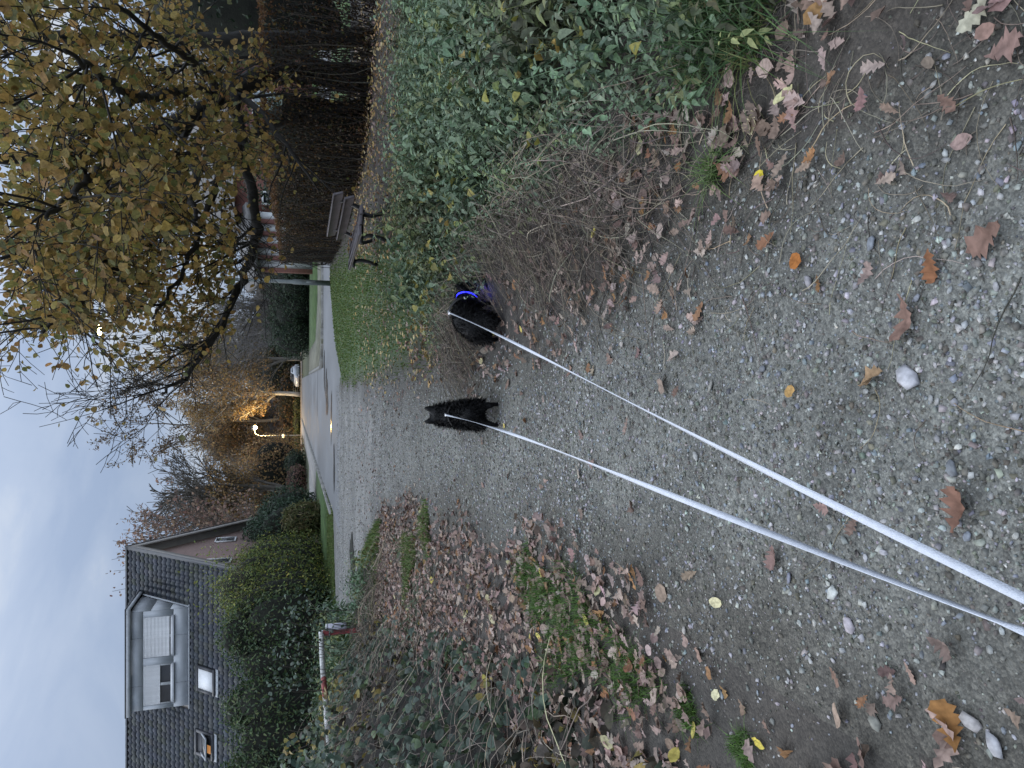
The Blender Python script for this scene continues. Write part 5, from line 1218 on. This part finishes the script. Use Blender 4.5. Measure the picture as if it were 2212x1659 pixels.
# ---------------------------------------------------------------- dim house beyond the junction
fh = empty('far_house', (-16, 128, 0), label='dim brown house front behind the lit lamp beyond the junction', cat='house')
mk('wall', *box((0, 4, 1.6), (26, 8, 3.2)), mat_brick('brown_brick', (.11, .075, .055), (.09, .06, .045), (.1, .085, .07)), fh)
M_roofB = mat_simple('brown_roof', (.06, .045, .038), .8, .25, 3, .3)
V = np.array([[-13.4, -.6, 3.2], [13.4, -.6, 3.2], [13.4, 4, 5.6], [-13.4, 4, 5.6], [13.4, 8.6, 3.2], [-13.4, 8.6, 3.2]]); mk('roof', V, [np.array([[0, 1, 2, 3], [3, 2, 4, 5]]), np.array([[0, 3, 5], [1, 4, 2]])], M_roofB, fh)
for x_ in (-8, -3, 3, 8):
    w_ = mk('window', *box((x_, -.03, 2.2), (1.6, .06, 1.4)), M_white, fh); mk('pane', *box((x_, -.08, 2.2), (1.4, .02, 1.2)), M_glass, w_)

# ---------------------------------------------------------------- bench
BA = math.radians(6.0)
bn = empty('park_bench', (2.28, 11.25, 0), BA, label='slatted park bench with black iron supports facing the path', cat='bench')
bzg = float(height(2.4, 11.2)); bn.location.z = bzg - .01
LB = 1.95
def rot_y(V, a):
    c, s = math.cos(a), math.sin(a); return V @ np.array([[c, 0, -s], [0, 1, 0], [s, 0, c]])
for k_, xo in enumerate((-.20, -.045, .11)):
    V, F = box((xo, 0, .455 - .012 * k_), (.145, LB, .042), 0, .007); mk('seat_plank', V, F, M_plank, bn)
for k_, zo in enumerate((.60, .755)):
    V, F = box((0, 0, 0), (.04, LB, .145), 0, .007); V = rot_y(V, -.28) + [.27 + .045 * k_, 0, zo]; pk = mk('back_plank', V, F, M_plank, bn)
    for yy in (-LB / 2 + .3, LB / 2 - .3):
        for dz in (-.035, .035):
            V, F = box((0, 0, 0), (.012, .016, .016), 0, .004); mk('bolt', rot_y(V, -.28) + [.27 + .045 * k_ - .024, yy, zo + dz], F, M_chrome, pk)
for yy in (-LB / 2 + .3, LB / 2 - .3):
    sup = [tube(np.array([[-.30, yy, .415], [.0, yy, .405], [.19, yy, .39], [.235, yy, .44], [.30, yy, .60], [.34, yy, .80]]), [.028, .03, .034, .032, .028, .024], 6),
           tube(np.array([[-.20, yy, .40], [-.175, yy, .28], [-.20, yy, .16], [-.25, yy, .0]]), [.035, .032, .03, .034], 6), tube(np.array([[.14, yy, .39], [.12, yy, .26], [.16, yy, .13], [.24, yy, .0]]), [.036, .032, .03, .034], 6), tube(np.array([[-.3, yy, .012], [-.17, yy, .012]]), .026, 6), tube(np.array([[.17, yy, .012], [.3, yy, .012]]), .026, 6)]
    V, F = join(sup); V[:, 1] = yy + (V[:, 1] - yy) * 1.1; mk('leg', V, F, M_black, bn, smooth=True)
Mb = Matrix.Translation(bn.location) @ Matrix.Rotation(BA, 4, 'Z')
for i in range(34):
    p = Mb @ Vector((random.uniform(-.05, .17), random.uniform(-LB / 2, LB / 2), .475))
    o = obj('fallen_leaf', lf_me[random.choice((0, 1, 2, 6))], label='tan leaf lying on the bench seat', cat='leaf', group='leaves on the bench seat'); o.location = p + Vector((0, 0, .004)); o.scale = [random.uniform(.06, .10)] * 3
    o.rotation_euler = (random.gauss(0, .15), random.gauss(0, .15), random.uniform(0, 6.28)); o.color = (*pal([(.36, .22, .09), (.40, .27, .14), (.25, .13, .06)], 1)[0], 1)

# ---------------------------------------------------------------- barrier with red post
gp = empty('barrier_post', (-4.72, 13.9, 0), label='worn red square post of the lane barrier with clouded reflector jar', cat='post')
mk('post', *box((0, 0, .46), (.095, .095, .92), .2, .008), M_red, gp)
mk('cap', *box((0, 0, .935), (.085, .085, .03), .2, .008), M_black, gp)
jar = mk('reflector_jar', *join([tube(np.array([(.105, 0, .48), (.105, 0, .52), (.105, 0, .84)]), [.058, .064, .064], 14)]), M_jar, gp, smooth=False)
mk('lid', *tube(np.array([(.105, 0, .842), (.105, 0, .868)]), [.068, .068], 14), M_white, jar)
mk('bracket', *join([box((.02, -.056, .80), (.19, .012, .022)), box((-.05, -.056, .87), (.012, .012, .15)), tube(np.array([(-.09, -.05, .80), (-.12, -.1, .93)]), .007, 5)]), M_steel, gp)
pd_ = np.array([-.30, -.954]); pe = np.array([-4.72, 13.9]) + pd_ * 3.6
bp_ = empty('barrier_pole', (-4.75, 13.8, .93), label='horizontal white barrier pole with a red band, ending in the shrub', cat='pole')
pp = lambda t: (pd_[0] * t, pd_[1] * t, .02 + .01 * math.sin(t * 2))
def pole_piece(name, a, b, mat): mk(name, *tube(np.array([pp(t) for t in np.linspace(a, b, 6)]), .047, 12), mat, bp_, smooth=True)
pole_piece('white_section', -.1, 1.15, M_whiteM); pole_piece('red_section', 1.153, 1.62, mat_simple('faded_red_paint', (.30, .07, .065), .7, .35, 9, .3)); pole_piece('white_section', 1.623, 3.6, M_whiteM)
mk('end_cap', *tube(np.array([pp(-.14), pp(-.103)]), .05, 12), M_white, bp_)

# ---------------------------------------------------------------- street lamps
p0 = G(714, 612)
lp = empty('street_lamp', (p0[0], p0[1], 0), label='tall grey steel lamp post at the lawn edge, lamp head up in the linden leaves', cat='street lamp')
LH = 8.05
mk('pole', *tube(np.array([(0, 0, -.1), (0, 0, 1.4), (0, 0, 1.45), (0, 0, LH - .5), (-.05, -.0, LH - .2), (-.3, 0, LH - .05), (-1.75, 0, LH + .12)]), [.105, .10, .075, .052, .05, .042, .036], 12), M_steel, lp, smooth=True)
mk('door', *box((0, -.098, .75), (.09, .012, .34), 0, .004), M_steel, lp)
mk('lamp_head', *join([tube(np.array([(-1.65, 0, LH + .11), (-1.8, 0, LH + .16), (-2.15, 0, LH + .18), (-2.35, 0, LH + .15)]), [.05, .12, .12, .04], 10)]), M_steel, lp, smooth=True)
mk('lamp_lens', *box((-2.0, 0, LH + .045), (.40, .2, .07), 0, .015), M_lampY, lp)
ld = bpy.data.lights.new('lamp_light', 'POINT'); ld.energy = 60; ld.color = (1, .82, .45); ld.shadow_soft_size = .12; lo = bpy.data.objects.new('lamp_light', ld); COL.objects.link(lo); lo.parent = lp; lo.location = (-2.0, 0, LH - .14)
yF = 110.2; xF = AT(645, 940, yF)[0]
lf = empty('street_lamp', (xF, yF, 0), label='lit street lamp with curved pale pole at the far junction', cat='street lamp')
mk('pole', *tube(np.array([(0, 0, 0), (0, 0, 3), (0, 0, 5.5), (.06, 0, 6.0), (.35, -.1, 6.45), (.9, -.3, 6.6)]), [.09, .075, .065, .06, .055, .05], 10), mat_simple('pale_pole', (.45, .45, .42), .6, .1, 3, .1), lf, smooth=True)
mk('lamp_head', *tube(np.array([(.85, -.28, 6.68), (1.1, -.37, 6.78), (1.5, -.5, 6.74), (1.62, -.54, 6.7)]), [.1, .19, .17, .05], 10), M_steel, lf, smooth=True)
mk('lamp_lens', *tube(np.array([(1.0, -.33, 6.55), (1.25, -.4, 6.42), (1.52, -.5, 6.55)]), [.16, .3, .14], 10), M_lampW, lf, smooth=True)
mk('sign_plate', *box((-.05, -.12, 2.6), (.5, .03, .32), 0, .006), M_white, lf)
ld = bpy.data.lights.new('lamp_light', 'POINT'); ld.energy = 1900; ld.color = (1, .66, .26); ld.shadow_soft_size = .2; lo = bpy.data.objects.new('lamp_light', ld); COL.objects.link(lo); lo.parent = lf; lo.location = (1.25, -.6, 5.9)
# driveway post
c = AT(690, 1112, 52); dpst = empty('marker_post', (c[0], 52, .08), label='thin dark marker post at the driveway edge', cat='post'); mk('post', *box((0, 0, .5), (.06, .06, 1.0), 0, .01), M_black, dpst); mk('cap', *box((0, 0, 1.02), (.09, .09, .03), 0, .008), M_steel, dpst)
# fence beside the parked car
fc = empty('rail_fence', (AT(650, 838, 113)[0], 113, 0), label='low metal rail fence beside the parked car', cat='fence')
for i in range(4): mk('fence_post', *box((-1.2 + i * .8, 0, .6), (.06, .06, 1.2)), M_steel, fc)
for z_ in (.5, .8, 1.1): mk('rail', *box((0, -.05, z_), (2.5, .04, .05)), M_steel, fc)

# ---------------------------------------------------------------- parked car
cc = AT(650, 811, 112); car = empty('parked_car', (cc[0], 112.6, .02), math.radians(238), label='small silver hatchback parked beyond the far junction', cat='car')
cp_pts = np.array([(-1.95, .32), (-1.98, .62), (-1.9, .86), (-1.55, .96), (-1.3, 1.34), (-.9, 1.48), (.25, 1.47), (.95, 1.02), (1.6, .88), (1.93, .68), (1.97, .36), (1.6, .24), (-1.6, .24)])
def extr(pts, w, inset=.0, top=None):
    n = len(pts); ys_ = (-w, -w * .94, w * .94, w); V = []
    for yy in ys_:
        f = 1.0 if abs(yy) < w else .97
        for (a, b) in pts:
            t_ = np.clip((b - .9) / .6, 0, 1); V.append([a * f, yy * (1 - .17 * t_), (b - .6) * f + .6])
    F = [[r_ * n + i, r_ * n + (i + 1) % n, (r_ + 1) * n + (i + 1) % n, (r_ + 1) * n + i] for r_ in range(3) for i in range(n)]
    return np.array(V), [np.array(F), np.array([list(range(n))[::-1], list(range(3 * n, 4 * n))])]
mk('body', *extr(cp_pts, .84), M_car, car, smooth=False)
for sy_ in (-1, 1):
    mk('side_window', np.array([[-1.2, sy_ * .795, 1.0], [-1.08, sy_ * .735, 1.36], [.2, sy_ * .735, 1.38], [.72, sy_ * .795, 1.02]]), [np.array([[0, 1, 2, 3]])], M_glass, car)
    for xw_ in (-1.2, 1.25):
        wv = mk('wheel', *tube(np.array([(xw_, sy_ * .70, .31), (xw_, sy_ * .86, .31)]), .31, 18), M_rubber, car); mk('rim', *tube(np.array([(xw_, sy_ * .85, .31), (xw_, sy_ * .875, .31)]), .19, 14), M_chrome, wv)
    mk('headlight', *box((1.86, sy_ * .58, .72), (.18, .34, .14), 0, .03), M_white, car); mk('tail_light', *box((-1.9, sy_ * .66, .84), (.12, .2, .26), 0, .03), M_red, car)
mk('windscreen', np.array([[.30, -.66, 1.44], [.30, .66, 1.44], [.96, .76, 1.035], [.96, -.76, 1.035]]) + [.012, 0, .012], [np.array([[0, 1, 2, 3]])], M_glass, car)
mk('rear_window', np.array([[-1.32, -.66, 1.33], [-1.32, .66, 1.33], [-1.555, .74, .99], [-1.555, -.74, .99]]) + [-.012, 0, .012], [np.array([[0, 1, 2, 3]])], M_glass, car)

# ---------------------------------------------------------------- dogs
def sphere_proto(nu=10, nv=14):
    t = np.linspace(0, PI, nu)[1:-1]; p = np.linspace(0, 2 * PI, nv, endpoint=False)
    D = np.stack([np.sin(t)[:, None] * np.cos(p), np.sin(t)[:, None] * np.sin(p), np.cos(t)[:, None] * np.ones(nv)], -1).reshape(-1, 3)
    V = np.concatenate([D, [[0, 0, 1], [0, 0, -1]]]); m = nu - 2; i = np.arange(m - 1)[:, None] * nv + np.arange(nv); j = np.arange(m - 1)[:, None] * nv + (np.arange(nv) + 1) % nv
    T = [np.stack([i, i + nv, j + nv], -1).reshape(-1, 3), np.stack([i, j + nv, j], -1).reshape(-1, 3)]; k_ = np.arange(nv)
    T += [np.stack([np.full(nv, m * nv), k_, (k_ + 1) % nv], -1), np.stack([np.full(nv, m * nv + 1), (m - 1) * nv + (k_ + 1) % nv, (m - 1) * nv + k_], -1)]
    return V, [np.concatenate(T)]
SPH = sphere_proto()
def body_mesh(chains, voxel=.009):
    """one continuous surface from chains of (x, y, z, r[, flat]) blended by voxel remeshing"""
    C = []; Rr = []
    for ch in chains:
        ch = np.array(ch, float)
        for a, b in zip(ch[:-1], ch[1:]):
            n = max(2, int(np.linalg.norm(b[:3] - a[:3]) / (min(a[3], b[3]) * .35)) + 1)
            for t in np.linspace(0, 1, n): q = a * (1 - t) + b * t; C.append(q[:3]); Rr.append(q[3])
    V, F, _ = scatter(SPH, np.array(C), np.tile(np.eye(3), (len(C), 1, 1)), np.array(Rr))
    me = mesh_data('body', V, F); o = bpy.data.objects.new('body', me); COL.objects.link(o)
    m = o.modifiers.new('r', 'REMESH'); m.mode = 'VOXEL'; m.voxel_size = voxel; s = o.modifiers.new('s', 'SMOOTH'); s.iterations = 6; s.factor = .5
    dg = bpy.context.evaluated_depsgraph_get(); new = bpy.data.meshes.new_from_object(o.evaluated_get(dg))
    bpy.data.objects.remove(o); bpy.data.meshes.remove(me); return new
def fur_on(me, n, length, flow, skip=None):
    me.calc_loop_triangles(); nv = len(me.vertices); co = np.empty(nv * 3); me.vertices.foreach_get('co', co); co = co.reshape(-1, 3)
    no = np.empty(nv * 3); me.vertices.foreach_get('normal', no); no = no.reshape(-1, 3)
    tr = np.empty(len(me.loop_triangles) * 3, np.int32); me.loop_triangles.foreach_get('vertices', tr); tr = tr.reshape(-1, 3)
    A = np.linalg.norm(np.cross(co[tr[:, 1]] - co[tr[:, 0]], co[tr[:, 2]] - co[tr[:, 0]]), axis=1); k_ = R.choice(len(tr), n, p=A / A.sum())
    w = R.dirichlet((1, 1, 1), n); P = (co[tr[k_]] * w[:, :, None]).sum(1); N = (no[tr[k_]] * w[:, :, None]).sum(1); N /= np.linalg.norm(N, axis=1)[:, None]
    L = length(P) * R.uniform(.5, 1.25, n); D = N * .55 + np.array(flow) + R.normal(0, .22, (n, 3)); D /= np.linalg.norm(D, axis=1)[:, None]
    S = np.cross(D, N); S /= np.linalg.norm(S, axis=1)[:, None] + 1e-9; wd = .0022
    mid = P + D * (L * .5)[:, None]; D2 = D + np.array([0, 0, -.45]); tip = mid + D2 * (L * .5)[:, None]
    V = np.stack([P - S * wd - N * .004, P + S * wd - N * .004, mid + S * wd * .8, mid - S * wd * .8, tip], 1).reshape(-1, 3); off = (np.arange(n) * 5)[:, None]
    return V, [np.array([[0, 1, 2, 3]]) + off, np.array([[3, 2, 4]]) + off]
def dog_legs(front=(.15, .17), hind=-.19, hx=.078):
    L = []
    for s in (-1, 1):
        L.append([(s * .050, hind + .03, .185, .060), (s * .064, hind + .01, .135, .040), (s * .070, hind - .025, .078, .022), (s * hx, hind - .012, .035, .0145), (s * hx, hind + .005, .016, .018), (s * hx, hind + .025, .012, .013)])
        L.append([(s * .055, front[0], front[1], .048), (s * .058, front[0], .10, .026), (s * .06, front[0], .04, .016), (s * .06, front[0] + .008, .015, .019), (s * .06, front[0] + .024, .012, .013)])
    return L
def ears(hx, hy, hz, tilt=0.0, k=1.0):
    return [[(hx + s * .034 * k, hy, hz + .03, .030), (hx + s * .040 * k, hy - .004 + tilt, hz + .062, .023), (hx + s * .044 * k, hy - .004 + tilt * 2, hz + .098, .008)] for s in (-1, 1)]
def make_dog(name, loc, rz, chains, label, flow, furn, flen):
    d = empty(name, loc, rz, label=label, cat='dog'); me = body_mesh(chains); me.materials.clear(); me.materials.append(M_fur)
    me.polygons.foreach_set('use_smooth', np.ones(len(me.polygons), bool)); obj('body', me, d)
    V, F = fur_on(me, furn, flen, flow); mk('fur', V, F, M_fur, d, kind='stuff'); return d
def strap(d, c, nrm, rx_, rz_, w, mat, name, thick=.004, parent=None):
    """an oval band round centre c in the plane with normal nrm"""
    nrm = np.array(nrm, float); nrm /= np.linalg.norm(nrm); U = np.cross(nrm, [0, 0, 1]); U /= np.linalg.norm(U); B = np.cross(U, nrm)
    a = np.linspace(0, 2 * PI, 28, endpoint=False); V = []
    for o_, e_ in ((-w / 2, 0), (w / 2, 0), (w / 2, thick), (-w / 2, thick)): V.append(np.array(c) + nrm * o_ + np.cos(a)[:, None] * U * (rx_ + e_) + np.sin(a)[:, None] * B * (rz_ + e_))
    V = np.concatenate(V); n = 28; i = np.arange(n); j = (i + 1) % n
    F = np.concatenate([np.stack([r_ * n + i, r_ * n + j, ((r_ + 1) % 4) * n + j, ((r_ + 1) % 4) * n + i], -1) for r_ in range(4)])
    return mk(name, V, [F], mat, parent or d, smooth=True)
ch = [[(0, -.165, .215, .088), (0, -.06, .222, .094), (0, .06, .224, .098), (0, .15, .224, .098)], [(0, .15, .235, .096), (0, .20, .30, .09), (0, .235, .35, .08)],
      [(0, .235, .37, .074), (0, .265, .378, .066)], [(0, .28, .37, .046), (0, .33, .36, .03), (0, .365, .355, .021)],
      [(-.05, -.175, .17, .062), (-.055, -.185, .145, .05)], [(.05, -.175, .17, .062), (.055, -.185, .145, .05)]] + dog_legs() + ears(0, .235, .395, 0, 1.25)
dA = G(1079, 897.5); dog1 = make_dog('dog', (dA[0], dA[1] + .20, 0), math.radians(2), ch, 'small black long-haired dog standing seen from behind, ears pricked', (0, -.35, -.12), 9000,
    lambda P: np.where(P[:, 2] < .11, .005, np.where(P[:, 2] > .42, .005, .026 + .016 * sstep(.02, .09, np.abs(P[:, 0])))))
strap(dog1, (0, .135, .225), (0, 1, .35), .106, .112, .018, M_harn, 'harness_band'); strap(dog1, (0, .20, .285), (0, .8, .75), .098, .094, .016, M_harn, 'harness_strap')
ch = [[(0, -.15, .195, .098), (0, -.05, .225, .104), (0, .06, .225, .102), (0, .14, .205, .094)], [(0, .14, .20, .085), (.03, .21, .185, .074), (.07, .27, .17, .062)],
      [(.08, .285, .165, .060), (.095, .315, .155, .055)], [(.105, .335, .14, .044), (.12, .375, .115, .03), (.13, .40, .10, .022)],
      [(-.052, -.16, .16, .07), (-.06, -.18, .115, .055)], [(.06, -.165, .16, .078), (.075, -.20, .11, .066), (.085, -.215, .075, .045)]] + dog_legs((.13, .15), -.185, .085) + ears(.09, .285, .18, -.01, .95)
dB = G(1083, 712); dog2 = make_dog('dog', (dB[0] + .10, dB[1] + .17, 0), math.radians(-33), ch, 'small black long-haired dog sniffing in the dead stems, blue lit collar', (0, -.4, -.3), 9000,
    lambda P: np.where(P[:, 2] < .06, .006, .024 + .014 * sstep(.02, .09, np.abs(P[:, 0]))))
strap(dog2, (0, .10, .225), (0, 1, .2), .118, .122, .026, M_harn, 'harness_band')
strap(dog2, (.045, .235, .175), (.5, .85, -.25), .079, .081, .008, M_led, 'lit_collar', .006)
mk('harness_reflector', *box((.118, .09, .235), (.006, .03, .012), 0, .002), M_white, dog2)
dog2.location.z = float(height(dog2.location.x, dog2.location.y)); dog1.location.z = 0.0
led = bpy.data.lights.new('collar_light', 'POINT'); led.energy = .35; led.color = (.05, .05, 1); led.shadow_soft_size = .05; lo = bpy.data.objects.new('collar_light', led); COL.objects.link(lo); lo.parent = dog2; lo.location = (.13, .20, .06)
# ---------------------------------------------------------------- leashes, held just outside the picture
bpy.context.view_layer.update()
def leash(dog, ring, end, mids, label, twist0, turns, w=.0135):
    a = np.array(dog.matrix_world @ Vector(ring)); b = np.array(end); n = 90; t = np.linspace(0, 1, n)[:, None]
    P = a * (1 - t) + b * t; P[:, 2] += -.08 * np.sin(PI * t[:, 0]) * (1 - t[:, 0]); P[:, 0] += mids * np.sin(PI * t[:, 0]) ; T = np.gradient(P, axis=0); T /= np.linalg.norm(T, axis=1)[:, None]
    U = np.cross(T, [0, 0, 1]); U /= np.linalg.norm(U, axis=1)[:, None]; B = np.cross(U, T); an = twist0 + turns(t[:, 0])
    S = np.cos(an)[:, None] * U + np.sin(an)[:, None] * B; K = -np.sin(an)[:, None] * U + np.cos(an)[:, None] * B
    V = np.concatenate([P + S * w / 2 + K * .0007, P - S * w / 2 + K * .0007, P - S * w / 2 - K * .0007, P + S * w / 2 - K * .0007]); i = np.arange(n - 1)
    F = np.concatenate([np.stack([r_ * n + i, r_ * n + i + 1, ((r_ + 1) % 4) * n + i + 1, ((r_ + 1) % 4) * n + i], -1) for r_ in range(4)])
    o = empty('leash', tuple(a), label=label, cat='leash'); mk('webbing', V - a, [F], M_leash, o)
    d_ = T[0]; mk('clasp', *join([tube(np.array([[0, 0, 0], d_ * .02, d_ * .05]), [.008, .013, .010], 8), tube(np.array([[math.cos(q_) * .018, 0, math.sin(q_) * .018 - .010] for q_ in np.linspace(0, 2 * PI, 14)]), .004, 6)]), M_chrome, o, smooth=True)
    return o
e1 = np.array([0, 0, HC]) + ray(2260, 1382) * .78; e2 = np.array([0, 0, HC]) + ray(2260, 1316) * .86
leash(dog1, (0, .13, .345), e1, .012, 'flat white leash running to the dog with pricked ears', .25, lambda t: 1.3 * np.sin(t * 7.5) * (t < 1) + .2)
leash(dog2, (0, .07, .345), e2, -.01, 'flat white leash running to the sniffing dog', .3, lambda t: 1.25 * np.sin(t * 6 + .6))
